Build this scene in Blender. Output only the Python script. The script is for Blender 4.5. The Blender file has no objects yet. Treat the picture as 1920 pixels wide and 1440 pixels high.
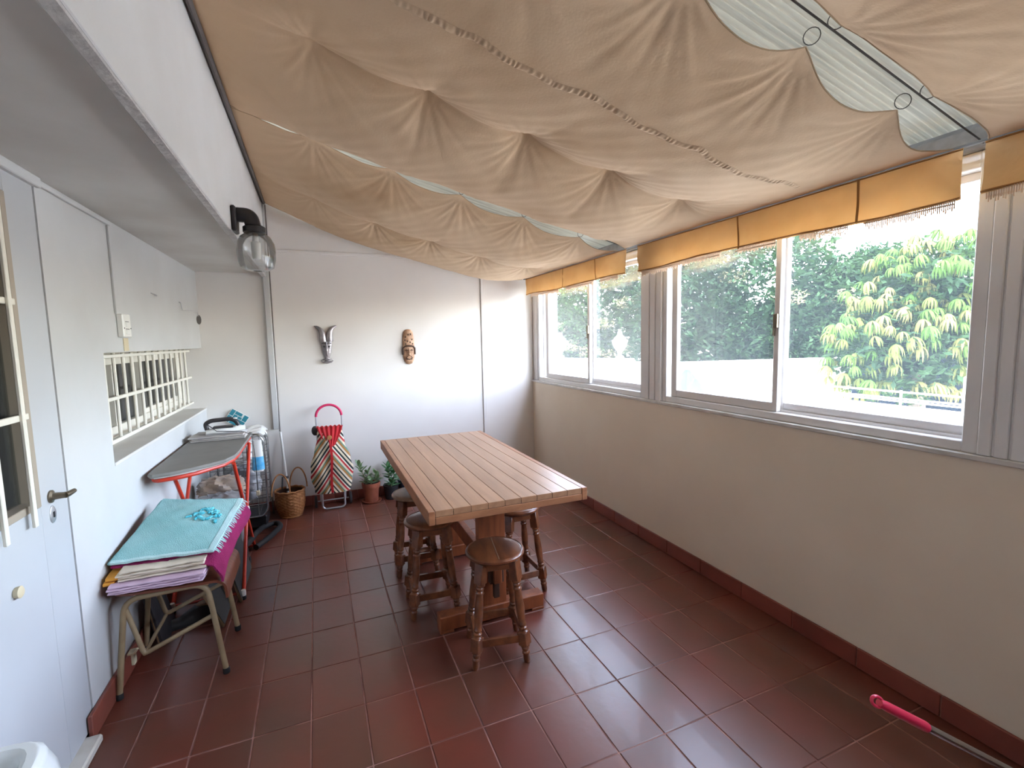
import bpy, math, random
from mathutils import Vector, Matrix
random.seed(7)
PI = math.pi
S = bpy.context.scene
COL = S.collection

# ------------------------------------------------------------------ camera
cam_d = bpy.data.cameras.new('camera')
cam = bpy.data.objects.new('camera', cam_d)
COL.objects.link(cam)
yaw, pitch, roll = .3916, .0963, -.0213
fw = Vector((math.sin(yaw) * math.cos(pitch), math.cos(yaw) * math.cos(pitch), -math.sin(pitch)))
rt0 = Vector((math.cos(yaw), -math.sin(yaw), 0))
up0 = rt0.cross(fw)
rt = rt0 * math.cos(roll) + up0 * math.sin(roll)
up = -rt0 * math.sin(roll) + up0 * math.cos(roll)
M = Matrix((rt, up, -fw)).transposed().to_4x4()
M.translation = Vector((-2.105, -2.779, 1.456))
cam.matrix_world = M
cam_d.sensor_width = 36
cam_d.lens = 36 * 886.2 / 1920
cam_d.clip_start = .02
cam_d.clip_end = 400
S.camera = cam

# ------------------------------------------------------------------ sky, sun, exposure
W = bpy.data.worlds.new('sky')
S.world = W
W.use_nodes = True
wn = W.node_tree.nodes
sky = wn.new('ShaderNodeTexSky')
sky.sky_type = 'NISHITA'
sky.sun_disc = False
sky.sun_elevation = math.radians(58)
sky.sun_rotation = math.radians(205)
sky.air_density = 1.0
sky.dust_density = 1.5
sky.ozone_density = 1.5
hs = wn.new('ShaderNodeHueSaturation')
hs.inputs['Saturation'].default_value = .62
W.node_tree.links.new(sky.outputs[0], hs.inputs['Color'])
W.node_tree.links.new(hs.outputs[0], wn['Background'].inputs[0])
wn['Background'].inputs[1].default_value = 2.8
sun_d = bpy.data.lights.new('sun', 'SUN')
sun = bpy.data.objects.new('sun', sun_d)
COL.objects.link(sun)
sun_d.energy = 3.0
sun_d.angle = math.radians(.6)
sun_d.color = (1, .95, .86)
sun.rotation_euler = Vector((.45, .62, -1.25)).to_track_quat('-Z', 'Y').to_euler()
sun.location = (0, 0, 12)
S.view_settings.view_transform = 'Standard'
S.view_settings.look = 'None'
S.view_settings.gamma = 1
S.view_settings.use_curve_mapping = False
S.view_settings.exposure = 1.25
S.cycles.use_denoising = True
S.cycles.max_bounces = 9
S.cycles.diffuse_bounces = 5
S.cycles.transmission_bounces = 6
S.cycles.transparent_max_bounces = 12
S.cycles.sample_clamp_indirect = 6
S.cycles.caustics_reflective = False
S.cycles.caustics_refractive = False


def portal(name, loc, sx, sy, direction):
    d = bpy.data.lights.new(name, 'AREA')
    d.shape = 'RECTANGLE'
    d.size, d.size_y = sx, sy
    d.cycles.is_portal = True
    o = bpy.data.objects.new(name, d)
    COL.objects.link(o)
    o.location = loc
    o.rotation_euler = Vector(direction).to_track_quat('-Z', 'Y').to_euler()


# ------------------------------------------------------------------ materials
def lin(c):
    return tuple((x / 255 / 12.92 if x / 255 <= .04045 else ((x / 255 + .055) / 1.055) ** 2.4) for x in c)


def mat(name, rgb, rough=.6, rgb2=None, scale=6, detail=3, bump=0, bscale=None, metal=0, spec=.5, coat=0,
        stretch=None, lo=.35, hi=.65, transl=None, world=False, randomize=0):
    m = bpy.data.materials.new(name)
    m.use_nodes = True
    nt = m.node_tree
    N, L = nt.nodes, nt.links
    b = N['Principled BSDF']
    b.inputs['Roughness'].default_value = rough
    b.inputs['Metallic'].default_value = metal
    b.inputs['Specular IOR Level'].default_value = spec
    b.inputs['Coat Weight'].default_value = coat
    c1 = (*lin(rgb), 1)
    b.inputs['Base Color'].default_value = c1
    if world:
        co = N.new('ShaderNodeNewGeometry').outputs['Position']
    else:
        co = N.new('ShaderNodeTexCoord').outputs['Object']
    mp = N.new('ShaderNodeMapping')
    L.new(co, mp.inputs[0])
    if stretch:
        mp.inputs['Scale'].default_value = stretch
    src = None
    if rgb2:
        n = N.new('ShaderNodeTexNoise')
        n.inputs['Scale'].default_value = scale
        n.inputs['Detail'].default_value = detail
        L.new(mp.outputs[0], n.inputs['Vector'])
        r = N.new('ShaderNodeValToRGB')
        r.color_ramp.elements[0].position = lo
        r.color_ramp.elements[1].position = hi
        r.color_ramp.elements[0].color = c1
        r.color_ramp.elements[1].color = (*lin(rgb2), 1)
        L.new(n.outputs[0], r.inputs[0])
        src = r.outputs[0]
    if randomize:
        oi = N.new('ShaderNodeObjectInfo')
        mr = N.new('ShaderNodeMapRange')
        mr.inputs[3].default_value = 1 - randomize
        mr.inputs[4].default_value = 1 + randomize
        L.new(oi.outputs['Random'], mr.inputs[0])
        h = N.new('ShaderNodeHueSaturation')
        L.new(mr.outputs[0], h.inputs['Value'])
        if src:
            L.new(src, h.inputs['Color'])
        else:
            h.inputs['Color'].default_value = c1
        src = h.outputs[0]
    if src:
        L.new(src, b.inputs['Base Color'])
    if bump:
        n2 = N.new('ShaderNodeTexNoise')
        n2.inputs['Scale'].default_value = bscale or scale
        n2.inputs['Detail'].default_value = 4
        L.new(mp.outputs[0], n2.inputs['Vector'])
        bp = N.new('ShaderNodeBump')
        bp.inputs['Strength'].default_value = bump
        bp.inputs['Distance'].default_value = .01
        L.new(n2.outputs[0], bp.inputs['Height'])
        L.new(bp.outputs[0], b.inputs['Normal'])
    if transl:
        t = N.new('ShaderNodeBsdfTranslucent')
        t.inputs[0].default_value = (*lin(transl[1]), 1)
        mx = N.new('ShaderNodeMixShader')
        mx.inputs[0].default_value = transl[0]
        L.new(b.outputs[0], mx.inputs[1])
        L.new(t.outputs[0], mx.inputs[2])
        L.new(mx.outputs[0], N['Material Output'].inputs[0])
    return m


MT = {}
MT['wall_white'] = mat('painted plaster white', (198, 198, 197), .75, (191, 190, 188), 2.2, 4, .12, 14, world=True)
MT['wall_back'] = mat('painted panel wall', (226, 221, 216), .7, (220, 214, 209), 1.6, 3, .04, 9, world=True)
MT['wall_cream'] = mat('painted plaster cream', (232, 218, 198), .8, (224, 209, 188), 1.5, 4, .12, 16, world=True)
MT['soffit'] = mat('soffit paint', (212, 209, 204), .85, (200, 195, 189), 2.5, 4, .1, 20, world=True)
MT['concrete'] = mat('weathered concrete lip', (176, 172, 170), .9, (196, 192, 188), 30, 4, .4, 60)
MT['tile'] = mat('terracotta floor tile', (112, 55, 42), .30, (97, 60, 46), 2.6, 4, .05, 30, world=True, spec=.75, coat=.08, randomize=.10)
MT['grout'] = mat('pale grout', (172, 126, 114), .8, (128, 84, 74), 7, 4, world=True, lo=.4, hi=.6)
MT['skirt'] = mat('terracotta skirting tile', (142, 74, 60), .35, (122, 66, 54), 5, 3, .06, 30, world=True, randomize=.1)
MT['alu'] = mat('white lacquered aluminium', (222, 220, 218), .4, (214, 210, 207), 3, 2)
MT['frame_dark'] = mat('dark window channel', (92, 86, 84), .6)
MT['steel'] = mat('grey steel beam', (128, 126, 122), .6, (108, 104, 100), 18, 4, .1)
MT['sill'] = mat('painted sill', (214, 212, 208), .5, (190, 186, 178), 8, 4)
MT['canvas'] = mat('beige canvas', (206, 180, 150), .9, (180, 150, 116), 1.6, 5, .08, 120, world=True,
                   transl=(.10, (214, 170, 136)), lo=.45, hi=.75)
MT['canvas_edge'] = mat('canvas hem', (168, 144, 116), .9, transl=(.1, (190, 150, 110)))
MT['valance'] = mat('ochre valance canvas', (236, 204, 156), .9, (222, 182, 130), 5, 4, .2, 40, world=True,
                    transl=(.34, (230, 202, 156)))
MT['valance_seam'] = mat('valance seam', (160, 112, 62), .9)
MT['fringe'] = mat('crochet fringe', (206, 186, 164), .95, transl=(.4, (220, 200, 180)))
MT['roof'] = mat('ribbed translucent roofing', (200, 200, 192), .6, (128, 128, 120), 3, 6, world=True, lo=.42, hi=.75,
                 transl=(.20, (196, 194, 184)), stretch=(.6, 22, 1))
MT['wood'] = mat('oiled table wood', (164, 122, 90), .36, (142, 102, 74), 4, 6, .05, 30, stretch=(9, .7, 9), randomize=.10, lo=.3, hi=.7)
MT['wood_edge'] = mat('table edge wood', (158, 106, 72), .42, (134, 86, 56), 4, 6, .05, 30, stretch=(2, 2, 9), randomize=.05)
MT['wood_joint'] = mat('dark wood joint', (66, 40, 26), .8)
MT['wood_leg'] = mat('reddish trestle wood', (150, 82, 46), .45, (120, 62, 34), 4, 5, .05, 30, stretch=(8, 8, 1))
MT['stool'] = mat('varnished stool wood', (128, 76, 46), .32, (92, 50, 30), 5, 5, .05, 40, stretch=(5, 1.2, 5), randomize=.12, coat=.3)
MT['stool_pale'] = mat('worn stool top', (150, 118, 92), .4, (122, 92, 70), 5, 5, stretch=(5, 1.2, 5))
MT['chrome'] = mat('chrome tube', (190, 190, 190), .25, metal=1)
MT['grey_metal'] = mat('galvanised tube', (196, 196, 198), .35, metal=.7)
MT['beige_metal'] = mat('beige enamelled tube', (160, 140, 108), .45, (140, 118, 88), 12, 3)
MT['red_metal'] = mat('red enamelled tube', (206, 62, 38), .35, (190, 52, 34), 8, 2)
MT['black'] = mat('black plastic', (30, 28, 30), .4)
MT['darkgrey'] = mat('dark grey plastic', (52, 48, 50), .45)
MT['rubber'] = mat('black rubber', (26, 24, 24), .8)
MT['white_plastic'] = mat('white plastic', (228, 226, 220), .4)
MT['cream_plastic'] = mat('aged cream plastic', (205, 190, 158), .6)
MT['grille'] = mat('cream painted grille', (222, 216, 203), .5)
MT['door'] = mat('white door paint', (186, 188, 190), .5, (180, 181, 183), 2, 3)
MT['rebate'] = mat('beige window rebate', (160, 148, 132), .6)
MT['brass'] = mat('worn bronze handle', (120, 108, 92), .35, metal=.8)
MT['aqua'] = mat('aqua terry towel', (148, 204, 204), .95, (166, 214, 214), 7, 4, .9, 260)
MT['aqua_hem'] = mat('pale towel hem', (190, 224, 224), .95, bump=.6, bscale=200)
MT['aqua_motif'] = mat('turquoise embroidery', (60, 178, 196), .9, (110, 198, 208), 60, 3, lo=.4, hi=.6)
MT['magenta'] = mat('magenta terry towel', (168, 30, 98), .95, (140, 22, 80), 9, 4, .9, 260)
MT['cream_cloth'] = mat('cream cotton', (220, 206, 186), .95, (206, 190, 170), 8, 3)
MT['lilac_cloth'] = mat('pale lilac cotton', (216, 188, 206), .95, (200, 170, 190), 8, 3)
MT['orange_cloth'] = mat('orange cotton', (226, 158, 62), .95)
MT['seat_ply'] = mat('brown varnished plywood', (118, 62, 40), .4, (92, 48, 32), 5, 5, stretch=(1, 8, 1))
MT['board_cover'] = mat('grey ironing cover', (134, 130, 124), .85, (124, 120, 115), 4, 3)
MT['blanket'] = mat('pale grey blanket', (190, 184, 178), .95, (168, 160, 156), 8, 3)
MT['wicker'] = mat('golden wicker', (186, 128, 76), .7, (150, 94, 50), 30, 3, .4, 80)
MT['terracotta'] = mat('terracotta pot', (158, 88, 62), .85, (128, 66, 46), 12, 4)
MT['soil'] = mat('potting soil', (52, 38, 28), .95, bump=.8, bscale=60)
MT['blackpot'] = mat('black nursery pot', (34, 32, 34), .6)
MT['bluepot'] = mat('dark blue planter', (44, 54, 70), .5)
MT['leaf'] = mat('succulent leaf', (96, 128, 86), .5, (130, 156, 108), 20, 2)
MT['leaf_dark'] = mat('dark green leaf', (54, 104, 62), .45, (84, 136, 84), 20, 2)
MT['stem'] = mat('plant stem', (140, 140, 96), .7)
MT['tan_bag'] = mat('crumpled tan carrier bag', (176, 152, 128), .5, (150, 140, 136), 8, 4, .6, 20)
MT['clear_bag'] = mat('cloudy plastic bag', (170, 168, 166), .25, (120, 120, 124), 8, 4, .6, 24, coat=.4)
MT['teal'] = mat('teal tile print', (48, 132, 148), .6)
MT['blue_label'] = mat('bright blue label', (60, 160, 214), .4, (120, 190, 226), 30, 2)
MT['cable_grey'] = mat('grey cable', (110, 104, 100), .6)
MT['wire'] = mat('dark wire', (60, 54, 50), .5, metal=.5)
MT['pink_grip'] = mat('raspberry plastic grip', (206, 40, 74), .3, coat=.4)
MT['pinkred'] = mat('pink red foam', (206, 40, 92), .6)
MT['red_cloth'] = mat('red nylon', (206, 34, 40), .6, (180, 26, 34), 12, 3, .3, 30)
MT['basin'] = mat('basin glaze', (214, 216, 214), .2, coat=.3)
MT['marble'] = mat('white marble threshold', (214, 210, 200), .4, (196, 190, 178), 10, 3)
MT['silver'] = mat('pewter', (176, 168, 170), .35, (128, 122, 126), 12, 3, metal=.6, bump=.4, bscale=60)
MT['carved'] = mat('carved light wood', (196, 158, 128), .6, (150, 108, 80), 30, 3, .4, 50)
MT['carved_dark'] = mat('carved dark stain', (70, 48, 34), .6)
MT['ribbed'] = mat('ribbed grey tread', (58, 58, 58), .7)
MT['step_frame'] = mat('brown step frame', (120, 92, 62), .6)
MT['shoe'] = mat('worn dark leather', (40, 36, 34), .5)
MT['curtain'] = mat('grey curtain', (150, 148, 146), .95, stretch=(1, 30, .4), rgb2=(110, 108, 108), scale=3)
MT['curtain_white'] = mat('white lace curtain', (196, 190, 182), .95, stretch=(1, 24, .3), rgb2=(150, 144, 138), scale=3)
MT['ext_white'] = mat('sunlit white render', (236, 234, 228), .9, (222, 220, 214), 2, 5)
MT['ext_grey'] = mat('bluish roof cloth', (52, 66, 80), .9, spec=.1)
MT['ext_shade'] = mat('painted tree shade', (20, 28, 38), .9, (15, 22, 30), 1.5, 3, spec=.05)  # shade under the drooping tree, painted as a near-black blue
MT['ext_ground'] = mat('pale street', (150, 150, 145), .9)
MT['bark'] = mat('tree bark', (84, 74, 60), .9, (60, 52, 44), 6, 4, .5, 12)
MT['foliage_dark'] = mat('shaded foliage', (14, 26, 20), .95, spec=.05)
for k, (a, b, t) in dict(foliage=((26, 46, 30), (42, 62, 38), (50, 74, 36)), foliage_b=((34, 56, 30), (52, 76, 36), (60, 86, 34)),
                         flower=((128, 118, 98), (110, 112, 74), (130, 124, 90)), whorl=((70, 82, 36), (100, 94, 56), (92, 100, 40)),
                         whorl_g=((44, 72, 26), (66, 90, 36), (72, 96, 30))).items():
    MT[k] = mat(k + ' leaves', a, .7, b, 1.4, 3, world=True, transl=(.3, t), randomize=.08, spec=.08)


def glass_mat(name, haze, tint=(1, 1, 1), refl=.025, haze_rgb=(210, 220, 225)):
    m = bpy.data.materials.new(name)
    m.use_nodes = True
    nt = m.node_tree
    N, L = nt.nodes, nt.links
    N.remove(N['Principled BSDF'])
    tr = N.new('ShaderNodeBsdfTransparent')
    tr.inputs[0].default_value = (*tint, 1)
    gl = N.new('ShaderNodeBsdfGlossy')
    gl.inputs['Roughness'].default_value = .03
    fr = N.new('ShaderNodeFresnel')
    fr.inputs[0].default_value = 1.45
    mu = N.new('ShaderNodeMath')
    mu.operation = 'MULTIPLY'
    mu.inputs[1].default_value = refl / .04 * .5
    L.new(fr.outputs[0], mu.inputs[0])
    mx = N.new('ShaderNodeMixShader')
    L.new(mu.outputs[0], mx.inputs[0])
    L.new(tr.outputs[0], mx.inputs[1])
    L.new(gl.outputs[0], mx.inputs[2])
    out = mx.outputs[0]
    if haze:
        tl = N.new('ShaderNodeBsdfTranslucent')
        tl.inputs[0].default_value = (*lin(haze_rgb), 1)
        m2 = N.new('ShaderNodeMixShader')
        no = N.new('ShaderNodeTexNoise')
        no.inputs['Scale'].default_value = 2.5
        no.inputs['Detail'].default_value = 4
        mr = N.new('ShaderNodeMapRange')
        mr.inputs[1].default_value = .3
        mr.inputs[2].default_value = .7
        mr.inputs[3].default_value = haze * .7
        mr.inputs[4].default_value = haze * 1.3
        L.new(no.outputs[0], mr.inputs[0])
        L.new(mr.outputs[0], m2.inputs[0])
        L.new(out, m2.inputs[1])
        L.new(tl.outputs[0], m2.inputs[2])
        out = m2.outputs[0]
    L.new(out, N['Material Output'].inputs[0])
    return m


MT['pane'] = glass_mat('hazed window pane', .014)  # translucent layer added to imitate the washed-out glare haze outside
MT['pane_dark'] = glass_mat('door pane', .12, (.75, .78, .78), .08, (150, 150, 150))
MT['jar'] = glass_mat('clear glass jar', .16, (.93, .94, .94), .16, (200, 198, 195))


def stripe_mat():
    m = bpy.data.materials.new('chevron striped canvas')
    m.use_nodes = True
    N, L = m.node_tree.nodes, m.node_tree.links
    b = N['Principled BSDF']
    b.inputs['Roughness'].default_value = .85
    tc = N.new('ShaderNodeTexCoord')
    sp = N.new('ShaderNodeSeparateXYZ')
    L.new(tc.outputs['Object'], sp.inputs[0])
    ab = N.new('ShaderNodeMath'); ab.operation = 'ABSOLUTE'
    ad0 = N.new('ShaderNodeMath'); ad0.operation = 'ADD'; ad0.inputs[1].default_value = .0
    L.new(sp.outputs[0], ad0.inputs[0])
    L.new(ad0.outputs[0], ab.inputs[0])
    m1 = N.new('ShaderNodeMath'); m1.operation = 'MULTIPLY'; m1.inputs[1].default_value = 1.45
    L.new(ab.outputs[0], m1.inputs[0])
    ad = N.new('ShaderNodeMath'); ad.operation = 'ADD'
    L.new(m1.outputs[0], ad.inputs[0])
    L.new(sp.outputs[2], ad.inputs[1])
    # horizontal stripes rising to the middle: phase = z + 1.45|x|
    sc = N.new('ShaderNodeMath'); sc.operation = 'MULTIPLY'; sc.inputs[1].default_value = 4.9
    L.new(ad.outputs[0], sc.inputs[0])
    fr = N.new('ShaderNodeMath'); fr.operation = 'FRACT'
    L.new(sc.outputs[0], fr.inputs[0])
    r = N.new('ShaderNodeValToRGB')
    r.color_ramp.interpolation = 'CONSTANT'
    st = [(0, (222, 206, 176)), (.13, (36, 46, 44)), (.22, (226, 214, 190)), (.34, (176, 122, 66)), (.48, (96, 140, 120)),
          (.56, (222, 206, 176)), (.68, (186, 36, 42)), (.80, (232, 222, 204)), (.88, (36, 44, 44))]
    e = r.color_ramp.elements
    e[0].position, e[0].color = 0, (*lin(st[0][1]), 1)
    e[1].position, e[1].color = st[1][0], (*lin(st[1][1]), 1)
    for p, c in st[2:]:
        x = e.new(p)
        x.color = (*lin(c), 1)
    L.new(fr.outputs[0], r.inputs[0])
    L.new(r.outputs[0], b.inputs['Base Color'])
    return m


MT['stripes'] = stripe_mat()


# ------------------------------------------------------------------ mesh helpers
class MB:
    def __init__(self):
        self.v, self.f, self.s = [], [], []

    def add(self, vs, fs, smooth=False):
        o = len(self.v)
        self.v += [tuple(x) for x in vs]
        self.f += [tuple(i + o for i in q) for q in fs]
        self.s += [smooth] * len(fs)
        return self

    def box(self, x0, x1, y0, y1, z0, z1, mtx=None, bev=0):
        if bev:
            return self.bevbox(x0, x1, y0, y1, z0, z1, bev, mtx)
        vs = [Vector((x, y, z)) for x in (x0, x1) for y in (y0, y1) for z in (z0, z1)]
        if mtx is not None:
            vs = [mtx @ v for v in vs]
        return self.add(vs, [(0, 1, 3, 2), (4, 6, 7, 5), (0, 4, 5, 1), (2, 3, 7, 6), (0, 2, 6, 4), (1, 5, 7, 3)])

    def bevbox(self, x0, x1, y0, y1, z0, z1, b, mtx=None):
        """box with chamfered edges: 24 vertices"""
        X, Y, Z = (x0, x1), (y0, y1), (z0, z1)
        vs, ix = [], {}
        sg = (1, -1)
        for i in (0, 1):
            for j in (0, 1):
                for k in (0, 1):
                    for a in range(3):
                        p = [X[i] + sg[i] * b, Y[j] + sg[j] * b, Z[k] + sg[k] * b]
                        p[a] = (X[i], Y[j], Z[k])[a]
                        ix[(i, j, k, a)] = len(vs)
                        vs.append(Vector(p))
        fs = []
        for a in range(3):
            o = [q for q in range(3) if q != a]
            for s in (0, 1):
                q = []
                for u, w in ((0, 0), (0, 1), (1, 1), (1, 0)):
                    t = [0, 0, 0]; t[a] = s; t[o[0]] = u; t[o[1]] = w
                    q.append(ix[(*t, a)])
                fs.append(tuple(q))
        for a in range(3):       # edges along axis a
            o = [q for q in range(3) if q != a]
            for u in (0, 1):
                for w in (0, 1):
                    t = [0, 0, 0]; t[o[0]] = u; t[o[1]] = w
                    t2 = list(t); t2[a] = 1
                    fs.append((ix[(*t, o[0])], ix[(*t, o[1])], ix[(*t2, o[1])], ix[(*t2, o[0])]))
        for i in (0, 1):
            for j in (0, 1):
                for k in (0, 1):
                    fs.append((ix[(i, j, k, 0)], ix[(i, j, k, 1)], ix[(i, j, k, 2)]))
        if mtx is not None:
            vs = [mtx @ v for v in vs]
        c = sum(vs, Vector()) / len(vs)
        out = []
        for q in fs:
            p = [vs[i] for i in q]
            n = (p[1] - p[0]).cross(p[2] - p[0])
            out.append(q if n.dot(p[0] - c) > 0 else tuple(reversed(q)))
        return self.add(vs, out)

    def tube(self, pts, r, n=10, closed=False, caps=True):
        pts = [Vector(p) for p in pts]
        rr = r if isinstance(r, (list, tuple)) else [r] * len(pts)
        m = len(pts)
        vs, fs = [], []
        prev = None
        for i, p in enumerate(pts):
            if closed:
                t = (pts[(i + 1) % m] - pts[i - 1])
            else:
                t = pts[min(i + 1, m - 1)] - pts[max(i - 1, 0)]
            t.normalize()
            if prev is None:
                a = Vector((0, 0, 1)) if abs(t.z) < .9 else Vector((1, 0, 0))
                nrm = (a - t * a.dot(t)).normalized()
            else:
                nrm = (prev - t * prev.dot(t)).normalized()
            prev = nrm
            bn = t.cross(nrm)
            for k in range(n):
                a = 2 * PI * k / n
                vs.append(p + (nrm * math.cos(a) + bn * math.sin(a)) * rr[i])
        rg = m if closed else m - 1
        for i in range(rg):
            j = (i + 1) % m
            for k in range(n):
                q = (k + 1) % n
                fs.append((i * n + k, i * n + q, j * n + q, j * n + k))
        if caps and not closed:
            fs.append(tuple(range(n - 1, -1, -1)))
            fs.append(tuple((m - 1) * n + k for k in range(n)))
        return self.add(vs, fs, True)

    def lathe(self, prof, n=24, mtx=None, sx=1, sy=1, cap=True, wob=None):
        """prof: list of (r, z)"""
        vs, fs = [], []
        for i, (r, z) in enumerate(prof):
            for k in range(n):
                a = 2 * PI * k / n
                q = r + (wob(i, a) if wob else 0)
                vs.append(Vector((q * math.cos(a) * sx, q * math.sin(a) * sy, z)))
        for i in range(len(prof) - 1):
            for k in range(n):
                q = (k + 1) % n
                fs.append((i * n + k, i * n + q, (i + 1) * n + q, (i + 1) * n + k))
        if cap:
            fs.append(tuple(range(n - 1, -1, -1)))
            fs.append(tuple((len(prof) - 1) * n + k for k in range(n)))
        if mtx is not None:
            vs = [mtx @ v for v in vs]
        return self.add(vs, fs, True)

    def grid(self, fn, nu, nv, thick=0, smooth=True):
        P = [[Vector(fn(i / nu, j / nv)) for j in range(nv + 1)] for i in range(nu + 1)]
        w = nv + 1
        vs = [p for row in P for p in row]
        fs = [(i * w + j, (i + 1) * w + j, (i + 1) * w + j + 1, i * w + j + 1) for i in range(nu) for j in range(nv)]
        if thick:
            o = len(vs)
            nn = [Vector() for _ in vs]
            for q in fs:
                n = (vs[q[1]] - vs[q[0]]).cross(vs[q[3]] - vs[q[0]])
                for i in q:
                    nn[i] += n
            vs = vs + [v - n.normalized() * thick for v, n in zip(vs, nn)]
            fs = fs + [tuple(reversed([i + o for i in q])) for q in fs]
            for i in range(nu):
                fs.append((i * w, i * w + o, (i + 1) * w + o, (i + 1) * w))
                a, b = i * w + nv, (i + 1) * w + nv
                fs.append((a, b, b + o, a + o))
            for j in range(nv):
                fs.append((j, j + 1, j + 1 + o, j + o))
                a, b = nu * w + j, nu * w + j + 1
                fs.append((a, a + o, b + o, b))
        return self.add(vs, fs, smooth)

    def mesh(self, name, m):
        me = bpy.data.meshes.new(name)
        me.from_pydata(self.v, [], self.f)
        me.polygons.foreach_set('use_smooth', self.s)
        if isinstance(m, str):
            m = MT[m]
        me.materials.append(m)
        me.update()
        return me

    def ob(self, name, m, parent=None, loc=None, sharp=True):
        me = self.mesh(name, m)
        if sharp and any(self.s):
            try:
                me.set_sharp_from_angle(angle=math.radians(40))
            except Exception:
                pass
        o = bpy.data.objects.new(name, me)
        COL.objects.link(o)
        if loc:
            o.location = loc
        if parent:
            o.parent = parent
        return o


def tag(o, label=None, cat=None, group=None, kind=None):
    if label:
        o['label'] = label
    if cat:
        o['category'] = cat
    if group:
        o['group'] = group
    if kind:
        o['kind'] = kind
    return o


def empty(name, loc=(0, 0, 0), rz=0, label=None, cat=None, group=None, kind=None):
    o = bpy.data.objects.new(name, None)
    COL.objects.link(o)
    o.location = loc
    o.rotation_euler = (0, 0, rz)
    o.empty_display_size = .05
    return tag(o, label, cat, group, kind)


def struct(name, mb, m):
    return tag(mb.ob(name, m), kind='structure')


def dup(o, parent=None, loc=None, rz=None):
    c = o.copy()
    COL.objects.link(c)
    if parent:
        c.parent = parent
    if loc is not None:
        c.location = loc
    if rz is not None:
        c.rotation_euler = (0, 0, rz)
    for ch in list(o.children):
        dup(ch, c)
    return c


def smooth_path(pts, r=.03, seg=5):
    """round the corners of a polyline"""
    pts = [Vector(p) for p in pts]
    out = [pts[0]]
    for i in range(1, len(pts) - 1):
        a, b, c = pts[i - 1], pts[i], pts[i + 1]
        d1, d2 = (a - b), (c - b)
        q = min(r, d1.length * .45, d2.length * .45)
        p1, p2 = b + d1.normalized() * q, b + d2.normalized() * q
        for k in range(seg + 1):
            t = k / seg
            out.append(p1 * (1 - t) ** 2 + b * 2 * t * (1 - t) + p2 * t * t)
    out.append(pts[-1])
    return out


def noise2(x, y, s=0):
    return (math.sin(x * 1.7 + s) * math.cos(y * 2.3 - s * 1.3) + .5 * math.sin(x * 4.1 - y * 3.3 + s * 2.1) + .25 * math.sin(x * 9.3 + y * 7.7 + s)) / 1.75


# ================================================================== THE SETTING
XR, YB, XL, XW = 0.0, 1.74, -2.96, -2.45
YF = -4.6                      # wall behind the camera
# floor: grout bed with real tiles
fl = struct('floor', MB().box(-3.2, .14, YF - .1, YB + .1, -.12, -.003), 'grout')
tm = MB().bevbox(-.0978, .0978, -.1478, .1478, -.012, .0, .0022).mesh('tile', 'tile')
n_t = 0
rest = MB()
for r_ in range(-6, 16):
    for c_ in range(15):
        cx = -.1 - .2 * c_
        cy = 1.65 - .3 * r_ - .0
        cy = (math.floor(cy / .3)) * .3 + .15
        if cy + .15 < YF or cy - .15 > YB:
            continue
        if cy < -2.45 or cy > YB:
            continue
        y0, y1 = cy - .15, min(cy + .15, YB)
        if cx - .1 < XL - .05:
            continue
        o = bpy.data.objects.new('tile', tm)
        COL.objects.link(o)
        o.parent = fl
        o.location = (cx, cy, random.uniform(-.0006, .0004))
        n_t += 1
# tiles behind the camera, joined
yy = -2.55
while yy > YF:
    for c_ in range(15):
        rest.box(-.198 - .2 * c_, -.002 - .2 * c_, yy - .148, yy + .148, -.012, 0)
    yy -= .3
tag(rest.ob('tile_field', 'tile', fl), kind='stuff')

# right wall below the windows
wr = struct('wall_right', MB().box(0, .14, YF, YB, -.1, 1.0), 'wall_cream')
trim = struct('trim_1', MB().box(-.012, .15, YF, YB, .998, 1.018, bev=.003), 'sill')
# back wall: three thin panels with joints
bw = MB().box(-3.3, .3, YB, YB + .15, -.1, 2.9)
wb = struct('wall_back', bw, 'wall_back')
for a, b_, z0, z1 in ((-2.425, -.565, .09, 2.222), (-.535, -.0, .09, 2.222)):
    MB().box(a, b_, YB - .006, YB, z0, z1, bev=.002).ob('panel', 'wall_back', wb)
MB().box(-2.425, -.0, YB - .006, YB, 2.238, 2.66, bev=.002).ob('panel', 'wall_back', wb)
struct('trim_2', MB().box(-2.42, -.2, YB - .016, YB - .005, 2.218, 2.242, bev=.003), 'wall_back')
struct('trim_3', MB().box(-.562, -.538, YB - .018, YB - .005, .09, 2.2, bev=.004), 'wall_back')
struct('trim_4', MB().box(-2.478, -2.432, YB - .03, YB, .72, 2.62, bev=.004), 'wall_white')
# left wall with its window recess
wl = MB()
wl.box(-3.3, XL, -.62, YB, -.1, .935)
wl.box(-3.3, XL, -.62, YB, 1.43, 2.06)
wl.box(-3.3, XL, -.62, -.19, .935, 1.43)
wl.box(-3.3, XL, YF, -1.62, -.1, 2.06)
wl.box(-3.3, -3.26, -.19, YB, .935, 1.43)
wl.box(-3.3, XL, -1.62, -.62, 2.03, 2.06)
wl.box(-3.3, -3.04, -1.62, -.62, -.1, 2.03)
struct('wall_left', wl, 'wall_white')
# soffit over the left strip, then the beam that carries the roof edge
struct('ceiling', MB().box(-3.3, -2.485, YF, YB, 2.040, 2.16), 'soffit')
struct('trim_5', MB().box(-2.488, -2.453, YF, YB, 2.010, 2.2, bev=.004), 'concrete')
struct('trim_6', MB().box(-2.486, XW, YF, YB, 2.013, 2.68, bev=.003), 'wall_white')
struct('trim_7', MB().box(XW, -2.425, YF, YB, 2.612, 2.68), 'frame_dark')
struct('wall_front', MB().box(-3.3, .3, YF - .15, YF, -.1, 2.9), 'wall_white')
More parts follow.
